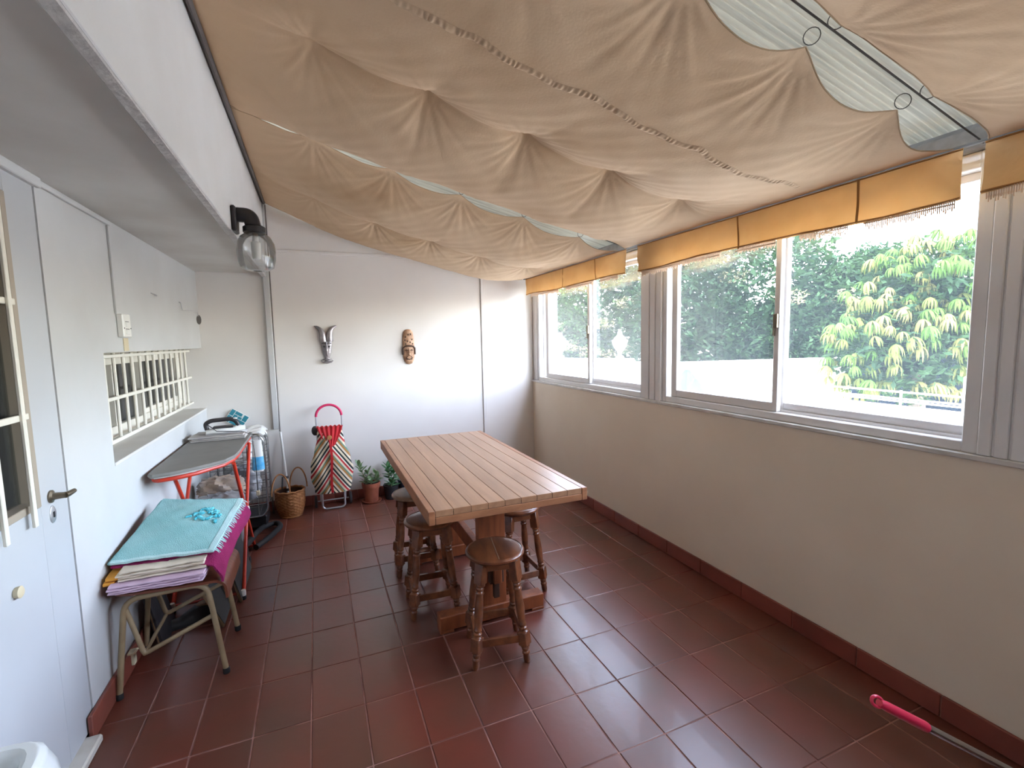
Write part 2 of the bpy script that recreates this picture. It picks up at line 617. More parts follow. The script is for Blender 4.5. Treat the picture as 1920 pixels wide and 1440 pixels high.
# skirting tiles
bb = struct('baseboard_right', MB().box(-.008, 0, YF, YB - .012, 0, .086), 'grout')
bm_ = MB().bevbox(-.013, 0, -.1475, .1475, .003, .09, .002).mesh('tile', 'skirt')
y = 1.59
while y > -2.6:
    o = bpy.data.objects.new('tile', bm_)
    COL.objects.link(o); o.parent = bb; o.location = (-.002, y - .0, 0)
    y -= .3
bk = struct('baseboard_back', MB().box(XL, 0, YB - .008, YB, 0, .086), 'grout')
bm2 = MB().bevbox(-.0985, .0985, -.013, 0, .003, .09, .002).mesh('tile', 'skirt')
for i in range(14):
    o = bpy.data.objects.new('tile', bm2)
    COL.objects.link(o); o.parent = bk; o.location = (-.1 - .2 * i - .015, YB - .002, 0)
bl = struct('baseboard_left', MB().box(XL, XL + .008, -.672, YB - .014, 0, .086), 'grout')
bm3 = MB().bevbox(0, .014, -.1475, .1475, .003, .098, .002).mesh('tile', 'skirt')
for i in range(8):
    o = bpy.data.objects.new('tile', bm3)
    COL.objects.link(o); o.parent = bl; o.location = (XL + .002, 1.57 - .3 * i, 0)

# roof of ribbed translucent sheets on the slope
def roof_z(x):
    return 2.05 + .2446 * (-x - .1)


rf = empty('roof', kind='structure')
nsh = 7
for i in range(nsh):
    y1 = YB + .1 - i * .93
    y0 = y1 - .95

    def sheet(u, v, y0=y0, y1=y1):
        x = .25 - 2.85 * v
        yv = y0 + (y1 - y0) * u
        return (x, yv, roof_z(x) + .16 + .004 * math.sin(u * 2 * PI * 40))
    MB().grid(sheet, 320, 2, .002).ob('roof_sheet', 'roof', rf)
struct('trim_8', MB().box(-.03, .05, YF, YB, 2.055, 2.125, bev=.004), 'steel')
struct('trim_9', MB().box(.03, .30, YF, YB, 2.125, 2.155), 'steel')

# ---- windows on the right
WZ0, WZ1 = 1.018, 2.055


def stile(mb, y0, y1, x0, x1, z0, z1):
    mb.bevbox(x0, x1, min(y0, y1), max(y0, y1), z0, z1, .003)


def window(name, ya, yb, ymid, dark=.10, latch=True):
    """ya = near end (small y), yb = far end"""
    w = empty(name, (0, 0, 0), kind='structure')
    f = MB()
    stile(f, ya, ya + .045, .012, .11, WZ0, WZ1)
    stile(f, yb - .035, yb, .012, .11, WZ0, WZ1)
    f.bevbox(.013, .109, ya + .044, yb - .034, WZ0, 1.056, .003)
    f.bevbox(.013, .109, ya + .044, yb - .034, 2.0, WZ1, .003)
    f.box(.058, .064, ya + .045, yb - .035, 1.056, 1.068)
    f.ob('window_frame', 'alu', w)
    MB().box(.060, .105, yb - .041, yb - .036, 1.058, 1.998).ob('track', 'frame_dark', w)
    # far sash (outer track at far end = set back a little), near sash
    for k, (s0, s1, x0) in enumerate(((ymid - .01, yb - .035 - dark * .55, .030), (ya + .02, ymid + .035, .068))):
        sb = MB()
        st = .032
        stile(sb, s0, s0 + st, x0, x0 + .028, 1.058, 2.0)
        stile(sb, s1 - st * 1.6, s1, x0, x0 + .028, 1.058, 2.0)
        sb.bevbox(x0 + .001, x0 + .027, s0 + st - .002, s1 - st * 1.6 + .002, 1.058, 1.102, .002)
        sb.bevbox(x0 + .001, x0 + .027, s0 + st - .002, s1 - st * 1.6 + .002, 1.972, 2.0, .002)
        so = sb.ob('sash', 'alu', w)
        MB().box(x0 + .012, x0 + .016, s0 + st * .8, s1 - st, 1.095, 1.98).ob('pane', 'pane', so)
    if latch:
        lo = MB().bevbox(.016, .03, ymid - .005, ymid + .018, 1.48, 1.55, .002)
        lo.bevbox(.018, .03, ymid + .012, ymid + .020, 1.44, 1.49, .001)
        lo.ob('latch', 'brass', w)
    return w


window('window_1', -.085, 1.63, .672, .22)
window('window_2', -1.90, -.27, -1.095, .05)
window('window_3', -3.25, -2.03, -2.64, .05)
for nm, a, b_ in (('trim_10', -.27, -.085), ('trim_11', -2.03, -1.90), ('trim_12', YF, -3.25), ('trim_13', 1.63, YB)):
    t_ = MB().bevbox(.008, .12, a, b_, WZ0, WZ1, .003)
    if b_ - a > .12 and nm != 'trim_12':
        k = 3
        for q in range(k):
            t_.bevbox(.0, .012, a + (b_ - a) * (q + .08) / k, a + (b_ - a) * (q + .92) / k, WZ0, WZ1 - .002, .003)
    struct(nm, t_, 'alu')
for i, (a, b_) in enumerate(((-.085, 1.63), (-1.90, -.27), (-3.25, -2.03))):
    portal('window_portal', (.125, (a + b_) / 2, 1.53), 1.02, b_ - a, (-1, 0, 0))

# ---- small barred window in the recess of the left wall
w4 = empty('window_4', kind='structure')
XG = -3.10
f = MB()
y0, y1, z0, z1 = -.17, 1.735, .99, 1.425
f.bevbox(XG - .06, XG - .02, y0, y1, .935, 1.03, .003)
f.bevbox(XG - .06, XG - .02, y0, y1, 1.36, 1.43, .003)
for a in (y0, y1 - .045, .80, .40 - .02):
    f.bevbox(XG - .06, XG - .018, a, a + .045, 1.03, 1.36, .003)
f.bevbox(XG - .065, XG - .03, .845, 1.69, 1.02, 1.06, .002)
f.ob('window_frame', 'grille', w4)
MB().box(XG - .05, XG - .046, y0 + .03, y1 - .03, 1.02, 1.37).ob('pane', 'pane_dark', w4)
MB().grid(lambda u, v: (XG - .12 + .012 * math.sin(v * 60), .95 + .75 * v, 1.02 + .36 * u), 2, 60).ob('curtain', 'curtain_white', w4)
MB().box(XG - .15, XG - .14, y0, y1, .94, 1.43).ob('backing', 'darkgrey', w4)
for i in range(14):
    yb_ = -.06 + i * .128
    MB().tube([(XG + .05, yb_, .985), (XG + .05, yb_, 1.425)], .0085, 8).ob('bar', 'grille', w4)
MB().bevbox(XG + .045, XG + .06, -.18, 1.735, 1.19, 1.208, .002).ob('rail', 'grille', w4)
MB().bevbox(XG + .035, XG + .06, -.18, 1.735, .985, 1.0, .002).ob('rail', 'grille', w4)
MB().bevbox(XG + .035, XG + .06, -.18, 1.735, 1.402, 1.418, .002).ob('rail', 'grille', w4)
struct('trim_14', MB().bevbox(-3.26, XL + .004, -.19, YB, .925, .941, .002), 'soffit')

# ---- door on the left
d1 = empty('door_1', kind='structure')
dd = MB()
Y0, Y1 = -1.60, -.624        # leaf
wy0, wy1, wz0, wz1 = -1.45, -.80, .94, 1.94
X0, X1 = XL - .055, XL - .003
dd.bevbox(X0, X1, Y0, wy0, .03, 2.02, .002)
dd.bevbox(X0, X1, wy1, Y1, .03, 2.02, .002)
dd.bevbox(X0, X1, wy0, wy1, .03, wz0, .002)
dd.bevbox(X0, X1, wy0, wy1, wz1, 2.02, .002)
dl = dd.ob('door_leaf', 'door', d1)
r2 = MB()
for (a, b_, c, d) in ((wy0 + .001, wy0 + .03, wz0 + .001, wz1 - .001), (wy1 - .028, wy1 - .001, wz0 + .001, wz1 - .001), (wy0 + .031, wy1 - .029, wz0 + .001, wz0 + .025), (wy0 + .031, wy1 - .029, wz1 - .025, wz1 - .001)):
    r2.bevbox(X0 + .01, X1 + .004, a, b_, c, d, .002)
r2.ob('glazing_frame', 'rebate', d1)
MB().box(X0 + .014, X0 + .018, wy0 + .02, wy1 - .02, wz0 + .02, wz1 - .02).ob('pane', 'pane_dark', d1)
MB().grid(lambda u, v: (X0 - .02 + .006 * math.sin(v * 90), wy0 + (wy1 - wy0) * v, .95 + 1.0 * u), 2, 70).ob('curtain', 'curtain', d1)
for yb_ in (-1.34, -1.19, -1.035, -.885):
    MB().bevbox(XL + .012, XL + .022, yb_ - .009, yb_ + .009, .90, 1.97, .002).ob('bar', 'grille', d1)
for zb in (1.245, 1.60):
    MB().bevbox(XL + .002, XL + .013, wy0 - .02, wy1 - .04, zb - .01, zb + .01, .002).ob('rail', 'grille', d1)
h = MB()
h.lathe([(.022, 0), (.022, .008), (.012, .012), (.010, .045)], 16, Matrix.Translation((XL - .006, -.735, .955)) @ Matrix.Rotation(PI / 2, 4, 'Y'))
ho = h.ob('handle', 'brass', d1)
MB().tube([(XL + .036, -.735, .955), (XL + .040, -.725, .955), (XL + .040, -.680, .954)], [.011, .010, .008], 10).ob('lever', 'brass', ho)
k_ = MB()
k_.lathe([(.02, 0), (.02, .005), (.017, .007)], 20, Matrix.Translation((XL - .006, -.735, .893)) @ Matrix.Rotation(PI / 2, 4, 'Y') @ Matrix.Diagonal((1.5, 1, 1, 1)))
ks = k_.ob('lock_plate', 'grey_metal', d1)
MB().box(XL, XL + .003, -.739, -.731, .883, .902).ob('keyhole', 'black', ks)
MB().lathe([(.006, 0), (.016, .004), (.018, .016), (.012, .020)], 18, Matrix.Translation((XL - .006, -.985, .74)) @ Matrix.Rotation(PI / 2, 4, 'Y')).ob('knob', 'cream_plastic', d1)
struct('trim_15', MB().bevbox(XL - .02, XL + .014, -1.62, -.60, 2.005, 2.04, .003), 'wall_white')
th = MB()
th.bevbox(XL - .06, XL + .045, -1.75, -.682, .0, .03, .006)
struct('trim_16', th, 'marble')
struct('trim_17', MB().bevbox(XL, XL + .012, -.62, 0.0, 2.012, 2.026, .002), 'wall_white')

# ================================================================== OUTSIDE
struct('street', MB().box(-20, 60, -20, 60, -3.2, -3.0), 'ext_ground')


def slab_wall(mb, p, q, z0, z1, t=.25):
    p, q = Vector((*p, 0)), Vector((*q, 0))
    d = (q - p).normalized()
    n = Vector((-d.y, d.x, 0)) * t / 2
    vs = [p - n, p + n, q - n, q + n]
    V = [Vector((v.x, v.y, z)) for v in vs for z in (z0, z1)]
    return mb.add(V, [(0, 1, 3, 2), (4, 6, 7, 5), (0, 4, 5, 1), (2, 3, 7, 6), (0, 2, 6, 4), (1, 5, 7, 3)])


pw = empty('parapet_wall', (3.6, 7.7, -3), label='long white rendered parapet wall outside, below the trees and under both urns', cat='wall')
pw.location = (0, 0, 0)
m_ = MB(); slab_wall(m_, (1.9, 10.1), (4.62, 6.2), -3, .82, .3); slab_wall(m_, (4.62, 6.2), (4.95, 5.0), -3, .80, .3); slab_wall(m_, (4.95, 5.0), (9.5, 3.9), -3, .76, .3)
m_.ob('wall_body', 'ext_white', pw)
m_ = MB(); slab_wall(m_, (1.9, 10.1), (4.60, 6.22), .82, .93, .38)
m_.ob('coping', 'ext_white', pw)
m_ = MB(); slab_wall(m_, (4.62, 6.15), (4.95, 5.0), .80, .86, .34); slab_wall(m_, (4.95, 5.0), (9.5, 3.9), .76, .88, .34)
m_.ob('coping', 'ext_white', pw)
up_ = [(.10, 0), (.10, .05), (.05, .08), (.045, .16), (.08, .20), (.15, .30), (.19, .42), (.20, .46), (.15, .49), (.12, .54), (.08, .58), (.05, .62), (.05, .68), (.02, .70)]
for (x, yq, s, lab) in ((3.575, 7.74, .92, 'white stone urn on the parapet seen through the leftmost pane'), (4.44, 6.45, .92, 'white stone urn on the parapet end, seen through the pane left of the wide post')):
    u = MB().lathe([(r * s, z * s) for r, z in up_], 20)
    uo = tag(u.ob('garden_urn', 'ext_white', None, (x, yq, .93)), lab, 'urn', 'urns on the parapet')
co = MB().lathe([(.46, 0), (.38, .28), (.22, .66), (.07, .86), (.02, .92)], 16, wob=lambda i, a: .02 * math.cos(8 * a))
tag(co.ob('garden_parasol', 'ext_grey', None, (4.37, 4.20, -.12)), 'closed blue grey parasol outside, in front of the white parapet', 'parasol')
tr_ = MB().box(3.0, 9.2, -6, 4.9, -.9, -.75)
tag(tr_.ob('flat_roof', 'ext_white'), 'white sunlit flat roof outside, beyond the window sill', 'roof')
sh = MB().bevbox(8.05, 8.6, .6, 3.5, -.75, .98, .01)  # added box whose dark colour stands in for the tree's shade
tag(sh.ob('tree_shade_box', 'ext_shade'), 'added dark blue box outside, standing in for shade under the drooping tree', 'shade box')
lg = MB().bevbox(2.25, 2.6, -6, 1.15, -.75, .80, .01)
tag(lg.ob('roof_ledge', 'ext_white'), 'low white ledge outside, just beyond the near window pane', 'ledge')
rl = empty('roof_railing', (0, 0, 0), label='pale metal railing of thin rails outside, below the drooping tree', cat='railing')
for z in (.865, .80, .775):
    MB().tube([(3.05, .62, z), (3.05, -.55, z)], .008, 6).ob('rail', 'ext_white', rl)
for yq in (.62, -.05, -.55):
    MB().tube([(3.05, yq, -.75), (3.05, yq, .88)], .010, 6).ob('post', 'ext_white', rl)
pl = MB().bevbox(2.62, 2.8, -.92, -.70, -.75, 1.08, .01)
tag(pl.ob('gate_pillar', 'ext_white'), 'small white pillar outside, at the right end of the near pane', 'pillar')


def leaf_cloud(n, centers, size, seed, bias=.55):
    rnd = random.Random(seed)
    V, F = [], []
    for _ in range(n):
        c, rx, ry, rz = centers[rnd.randrange(len(centers))]
        while True:
            d = Vector((rnd.uniform(-1, 1), rnd.uniform(-1, 1), rnd.uniform(-1, 1)))
            if .05 < d.length < 1:
                break
        d = d.normalized() * (rnd.random() ** .33 * (1 - bias) + bias)
        d *= 1 + .18 * noise2(d.x * 4, d.y * 4 + d.z * 5, seed)
        p = Vector((c[0] + d.x * rx, c[1] + d.y * ry, c[2] + d.z * rz))
        a = Vector((rnd.gauss(0, 1), rnd.gauss(0, 1), rnd.gauss(0, .6))).normalized()
        b = a.cross(Vector((rnd.gauss(0, .5), rnd.gauss(0, .5), 1))).normalized()
        s = size * rnd.uniform(.6, 1.3)
        o = len(V)
        V += [p - a * s, p + b * s * .45, p + a * s, p - b * s * .45]
        F.append((o, o + 1, o + 2, o + 3))
    return MB().add(V, F)


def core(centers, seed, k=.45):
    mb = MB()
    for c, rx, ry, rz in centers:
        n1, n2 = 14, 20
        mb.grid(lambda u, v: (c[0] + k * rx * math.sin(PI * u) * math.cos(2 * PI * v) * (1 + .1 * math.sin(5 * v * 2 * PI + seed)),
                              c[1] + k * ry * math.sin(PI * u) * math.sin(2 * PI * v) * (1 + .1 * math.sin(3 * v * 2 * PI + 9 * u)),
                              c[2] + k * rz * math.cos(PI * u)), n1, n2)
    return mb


def tree(label, base, centers, n, size, seed, m='foliage', flowers=0):
    t = empty('leafy_tree', (0, 0, 0), label=label, cat='tree', group='trees beyond the parapet')
    MB().tube([(base[0], base[1], -3), (base[0] + .1, base[1], -1), (base[0], base[1] + .1, 1.5)], [.28, .22, .15], 8).ob('trunk', 'bark', t)
    leaf_cloud(n, centers, size, seed).ob('foliage', m, t)
    inner = leaf_cloud(int(n * .4), [(c, rx * .9, ry * .9, rz * .92) for c, rx, ry, rz in centers], size * 2.1, seed + 40, .25)
    inner.ob('inner_foliage', 'foliage', t)
    if flowers:
        rnd = random.Random(seed + 5)
        spots = []
        for _ in range(flowers):
            c, rx, ry, rz = centers[rnd.randrange(len(centers))]
            a, e = rnd.uniform(-2.9, -1.2), rnd.uniform(-.5, .6)
            spots.append(((c[0] + rx * .98 * math.cos(a) * math.cos(e), c[1] + ry * .98 * math.sin(a) * math.cos(e), c[2] + rz * .98 * math.sin(e)), .5, .5, .22))
        leaf_cloud(flowers * 130, spots, size * .8, seed + 9, .1).ob('blossom', 'flower', t)


tree('broad leafy tree seen through the far window, right of the back wall corner', (7.5, 15.5),
     [((7.0, 16.5, 1.6), 2.6, 3.0, 2.8), ((9.2, 14.0, 2.2), 2.4, 2.4, 3.2), ((9.5, 17.5, 1.6), 3.2, 3.0, 3.2), ((7.6, 14.0, .9), 1.8, 1.8, 1.8), ((6.2, 19.5, 2.4), 3, 3, 3), ((5.6, 15.2, 1.0), 1.8, 1.8, 2.2)], 36000, .085, 3, 'foliage_b', 9)
tree('tall shaded tree filling the middle pane behind the parapet', (10.8, 11.0),
     [((10.0, 10.2, 1.8), 2.2, 2.2, 2.8), ((11.8, 8.6, 2.6), 2.4, 2.2, 2.9), ((10.6, 12.2, 3.6), 2.4, 2.4, 3.0), ((12.2, 7.9, .9), 1.8, 1.6, 2.0), ((12.0, 11.0, .6), 2.2, 3.0, 2.0)], 44000, .08, 11, 'foliage', 12)
tree('shaded tree between the meeting window stile and the drooping tree', (13.2, 6.6),
     [((12.6, 6.7, 1.5), 1.9, 1.5, 2.3), ((13.6, 6.2, 2.4), 1.6, 1.3, 1.6), ((14.5, 6.4, 0.8), 2.2, 2.2, 2.0)], 30000, .075, 23, 'foliage', 5)

# tree with drooping whorls of long leaves
dt = empty('drooping_tree', (0, 0, 0), label='yellow green tree with drooping whorls of long leaves, right part of the near pane', cat='tree')
dt_c = [((6.6, 1.9, 1.15), 1.25, 1.05, 1.0), ((7.2, 1.75, 2.0), 1.2, 1.15, .95)]
MB().tube([(7.2, 1.7, -3), (7.0, 1.8, 0), (7.0, 1.8, 1.5)], [.16, .12, .07], 8).ob('trunk', 'bark', dt)
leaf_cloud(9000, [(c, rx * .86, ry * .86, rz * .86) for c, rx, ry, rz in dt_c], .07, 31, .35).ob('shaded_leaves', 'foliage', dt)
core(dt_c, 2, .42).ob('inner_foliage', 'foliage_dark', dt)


def whorl(seed):
    rnd = random.Random(seed)
    mb = MB()
    n = 13
    for k in range(n):
        a = 2 * PI * k / n + rnd.uniform(-.2, .2)
        L_ = rnd.uniform(.17, .23)
        pts = []
        for i in range(5):
            t = i / 4
            r = .10 * math.sin(min(t * 1.9, 1.57)) * (1.0)
            z = .05 - L_ * t ** 1.6
            pts.append((r, z, .016 * math.sin(PI * (.12 + .86 * t))))
        vs = []
        for (r, z, w) in pts:
            dx, dy = math.cos(a), math.sin(a)
            vs += [Vector((dx * r - dy * w, dy * r + dx * w, z)), Vector((dx * r + dy * w, dy * r - dx * w, z))]
        mb.add(vs, [(2 * i, 2 * i + 1, 2 * i + 3, 2 * i + 2) for i in range(4)], True)
    return mb


wm = [whorl(s).mesh('leaf_whorl', m) for s, m in ((1, 'whorl'), (2, 'whorl'), (3, 'whorl_g'))]
rnd = random.Random(4)
for i in range(290):
    c, rx, ry, rz = dt_c[i % 2]
    a = rnd.uniform(PI * .72, PI * 1.85)
    e = rnd.uniform(-.8, 1.35)
    k = rnd.uniform(.72, 1.05)
    o = bpy.data.objects.new('leaf_whorl', wm[rnd.choice((0, 0, 1, 2)) if c[2] < 1.5 else rnd.choice((0, 2, 2))])
    COL.objects.link(o)
    o.parent = dt
    o.location = (c[0] + k * rx * math.cos(a) * math.cos(e), c[1] + k * ry * math.sin(a) * math.cos(e), c[2] + k * rz * math.sin(e))
    s = rnd.uniform(.8, 1.15)
    o.scale = (s, s, s)
    o.rotation_euler = (rnd.uniform(-.25, .25), rnd.uniform(-.25, .25), rnd.uniform(0, 6))

#CHUNK2
# ================================================================== CANOPIES
PX = [-2.06, -1.65, -1.24, -.83, -.42]
XA, XB = -2.425, -.115
HX = [XA] + PX + [XB]


def scallop(x):
    for a, b_ in zip(HX, HX[1:]):
        if a <= x <= b_:
            q = (x - a) / (b_ - a)
            return 4 * q * (1 - q)
    return 0


def canopy_z(x, y, lines, D, S_, drop):
    z = roof_z(x) - .004
    e = (1 - (1 - min(1, max(0, (x - XA) / .85))) ** 2.2) * (1 - (1 - min(1, max(0, (XB - x) / .7))) ** 2.2)
    for k in range(len(lines) - 1):
        a, b_ = lines[k], lines[k + 1]
        if a <= y <= b_:
            u = (y - a) / (b_ - a)
            z -= D[k] * e * (4 * u * (1 - u)) ** .85
            z -= e * (drop[k] * (1 - u) + drop[k + 1] * u)
    sc = scallop(x) * min(1, .2 + (x - XA) / 1.2)
    for k, l_ in enumerate(lines):
        d = abs(y - l_)
        z -= S_[k] * e ** .3 * sc * math.exp(-d / .13)
    for l_ in lines:
        for p in PX:
            dx, dy = x - p, y - l_
            r = math.hypot(dx, dy)
            if r < .5:
                th = math.atan2(dy, dx)
                z += .0042 * math.exp(-r / .12) * math.cos(13 * th + 3 * p + 5 * l_) * min(1, r / .05)
                z += .0022 * math.exp(-r / .16) * math.cos(29 * th + 9 * p) * min(1, r / .08)
    z += .003 * noise2(x * 7, y * 6, lines[0])
    return z


wire_y = [-1.885, .01]


def canopy(name, label, lines, D, S_, drop, vy, seams, frin, stitch=None, pinlines=(0, 2)):
    t = empty(name, (0, 0, 0), label=label, cat='canopy', group='canvas canopies under the roof')
    l0, l1 = lines[0], lines[-1]

    def fn(u, v):
        x = XA + (XB - XA) * u
        k_ = min(1, .15 + (x - XA) / 1.3)
        w_ = max(0, 1 - (x - XA) / .9)
        sc = scallop(x) * k_
        a = l0 + .040 * sc - (.085 * w_ if l0 > 0 else 0)
        b_ = l1 - .035 * sc * (1 if l1 < 1.6 else 0) + (.02 * w_ - .035 * min(1, max(0, (x - XA - .5) / .8)) * min(1, (XB - x) / .2) if -.1 < l1 < 0 else 0)
        y = a + (b_ - a) * v
        return (x, y, canopy_z(x, l0 + (l1 - l0) * v, lines, D, S_, drop))
    MB().grid(lambda u, v: fn(1 - u, v), 230, 170).ob('canvas', 'canvas', t, sharp=False)
    for v in (0, 1):
        MB().tube([fn(i / 90, v) for i in range(91)], .0022, 6).ob('hem', 'canvas_edge', t)
    if stitch:
        ya, x0, x1 = stitch
        v0 = (ya - l0) / (l1 - l0)

        def ruff(u, v):
            x = x0 + (x1 - x0) * u
            q = fn((x - XA) / (XB - XA), v0 + (v - .5) * .016)
            a = math.sin(PI * v) * (.0030 + .0012 * math.sin(u * 560 + 5 * math.sin(u * 47)) + .0010 * math.sin(u * 811 + 2 * math.sin(u * 93)) + .0012 * math.sin(u * 131))
            return (q[0] + .003 * math.sin(u * 300) * v, q[1] + .004 * math.sin(u * 83), q[2] - a - .0006)
        MB().grid(lambda u, v: ruff(u, 1 - v), 800, 6).ob('gathered_seam', 'canvas', t, sharp=False)
    # rings that carry the edges
    for k in pinlines:
        for p in PX:
            y = lines[k]
            if y > 1.5:
                continue
            z = canopy_z(p, y, lines, D, S_, drop)
            c = Vector((p, y - .012 * (1 if k == 0 else -1), z + .020))
            ang = -.93
            pts = [c + Vector((math.cos(a) * .020 * math.cos(ang), math.cos(a) * .020 * math.sin(ang), math.sin(a) * .022)) for a in [2 * PI * i / 16 for i in range(16)]]
            MB().tube(pts, .0014, 6, closed=True).ob('ring', 'wire', t)
    # valance of sewn panels
    ys = [vy[0]] + list(seams) + [vy[1]]
    for a, b_ in zip(ys, ys[1:]):
        def vf(u, v, a=a, b_=b_):
            y = a + (b_ - a) * u
            z = 2.046 - .165 * v + .006 * math.sin(y * 5.1) * v
            x = -.105 - .012 * v * math.sin(y * 9 + 1) - .004 * math.sin(y * 31 + v * 5) * v - .004 * math.sin(y * 19 - v * 4) * math.sin(PI * v) - .0022 * math.sin(y * 57 + v * 9) * math.sin(PI * v)
            return (x, y, z)
        vo = MB().grid(lambda u, v: vf(u, v), 40, 10, .0015).ob('valance_panel', 'valance', t)
    for y in seams:
        MB().grid(lambda u, v: (-.109 - .012 * v * math.sin(y * 9 + 1) - .004 * math.sin(y * 31 + v * 5) * v, y - .005 + .010 * (1 - u), 2.046 - .163 * v), 2, 10).ob('seam', 'valance_seam', t)
    for zz in (2.043, 1.888):
        v = (2.046 - zz) / .165
        MB().tube([(-.107 - .012 * v * math.sin(y * 9 + 1) - .004 * math.sin(y * 31 + v * 5) * v, y, zz + .006 * math.sin(y * 5.1) * v) for y in [vy[0] + (vy[1] - vy[0]) * i / 60 for i in range(61)]],
                  .0032, 6).ob('piping', 'valance_seam', t)
    for (a, b_) in frin:
        n = int((b_ - a) / .006)
        fb = MB()
        for i in range(n):
            y = a + (b_ - a) * i / n
            x = -.105 - .012 * math.sin(y * 9 + 1)
            z0 = 1.886 + .006 * math.sin(y * 5.1)
            ln = .030 + .006 * math.sin(i * 1.9) + .004 * math.sin(i * .37)
            fb.box(x - .0015, x + .0015, y, y + .0035, z0 - ln, z0)
        fb.box(-.108, -.1065, a, b_, 1.868, 1.874)
        tag(fb.ob('fringe', 'fringe', t), kind='stuff')
    return t


canopy('canopy', 'beige canvas canopy farthest from the viewer, meeting the back wall', [.055, .93, 1.715], (.12, .10), (.03, .03, .0), (0, .075, .085),
       (-.03, 1.645), (.36, .86), ((.05, .30), (.40, .80), (.95, 1.5)))
canopy('canopy', 'wide beige canvas canopy above the table, with a gathered seam along it', [-1.835, -.88, -.03], (.135, .125), (.05, .045, .0), (0, 0, .02),
       (-1.858, -.155), (-1.535, -.96), ((-1.845, -1.56), (-1.50, -1.30), (-.85, -.19), (-1.18, -.95)), stitch=(-1.445, -2.35, -.30), pinlines=(0, 1))
canopy('canopy', 'beige canvas canopy nearest the viewer, at the top right', [-3.75, -2.82, -1.925], (.12, .12), (.03, .03, .03), (0, 0, 0),
       (-3.7, -1.915), (-3.1, -2.5), ((-2.4, -1.925),), pinlines=(2,))
for y, lab in ((-1.885, 'dark support wire between the near and the middle canopy'), (.012, 'dark support wire between the middle and the far canopy')):
    wz = .022
    tag(MB().tube([(x, y, roof_z(x) + wz) for x in (-2.44, -1.8, -1.2, -.6, -.05)], .0028, 6).ob('support_wire', 'wire'), lab, 'wire', 'support wires of the canopies')
rods = MB().tube([(XA - .006, -3.8, 2.607), (XA - .006, 1.70, 2.607)], .011, 8)
tag(rods.ob('canopy_rod', 'frame_dark'), 'dark rod holding the canopies along the white beam', 'rod')
tag(MB().tube([(-.10, -3.8, 2.052), (-.10, 1.70, 2.052)], .006, 8).ob('canopy_rail', 'steel'), 'thin steel rail above the ochre valances', 'rail')

# ================================================================== TABLE
tb = empty('dining_table', (-1.347, -.16, 0), label='plank topped wooden trestle table in the middle of the red tiled floor', cat='table')
W2, L2, ZT = .3725, .77, .76
tp = empty('tabletop'); tp.parent = tb
nb = 9
x0 = -W2 + .028
pwid = (2 * W2 - .056) / nb
pm = [MB().bevbox(-pwid / 2 + .0008, pwid / 2 - .0008, -L2 + .002, L2 - .002, ZT - .026, ZT, .0012).mesh('plank', 'wood')]
for i in range(nb):
    o = bpy.data.objects.new('plank', pm[0]); COL.objects.link(o); o.parent = tp
    o.location = (x0 + pwid * (i + .5), 0, 0)
    if i % 2:
        o.rotation_euler = (0, 0, PI)
for s in (-1, 1):
    MB().bevbox(min(s * W2, s * (W2 - .027)), max(s * W2, s * (W2 - .027)), -L2, L2, ZT - .058, ZT, .002).ob('edge_board', 'wood_edge', tp)
    MB().bevbox(-W2 + .028, W2 - .028, s * (L2 - .02) - .02, s * (L2 - .02) + .018, ZT - .058, ZT - .027, .002).ob('end_board', 'wood_edge', tp)
MB().box(-W2 + .027, W2 - .027, -L2 + .004, L2 - .004, ZT - .030, ZT - .012).ob('joint_filler', 'wood_joint', tp)
for yq in (-.395, .375):
    MB().bevbox(-.052, .095, yq - .022, yq + .022, .085, ZT - .03, .003).ob('post', 'wood_leg', tb)
    ft = MB().bevbox(-.265, .305, yq - .035, yq + .035, .012, .086, .004)
    for a in (-.265, .235):
        ft.bevbox(a, a + .07, yq - .035, yq + .035, 0, .013, .002)
    ft.ob('foot', 'wood_leg', tb)
    MB().bevbox(-.26, .26, yq - .03, yq + .03, ZT - .082, ZT - .03, .004).ob('bearer', 'wood_leg', tb)
MB().bevbox(.0, .042, -.50, .48, .235, .325, .003).ob('stretcher', 'wood_leg', tb)
for yq in (-.46, .44):
    MB().bevbox(-.016, .058, yq - .022, yq + .012, .23, .335, .003).bevbox(.006, .036, yq - .016, yq + .008, .15, .235, .002).ob('wedge', 'wood_joint', tb)

# ================================================================== STOOLS
LEG = [(.012, 0), (.015, .012), (.0145, .035), (.017, .040), (.017, .046), (.0135, .052), (.0165, .060), (.0165, .066), (.0145, .070),
       (.021, .074), (.021, .140), (.0145, .146), (.018, .152), (.018, .158), (.0135, .163), (.017, .170), (.017, .175), (.0145, .180), (.0175, .215),
       (.0185, .25), (.0165, .30), (.0145, .325), (.018, .331), (.018, .337), (.0135, .343), (.017, .350), (.017, .355), (.0145, .36), (.020, .366), (.020, .47)]


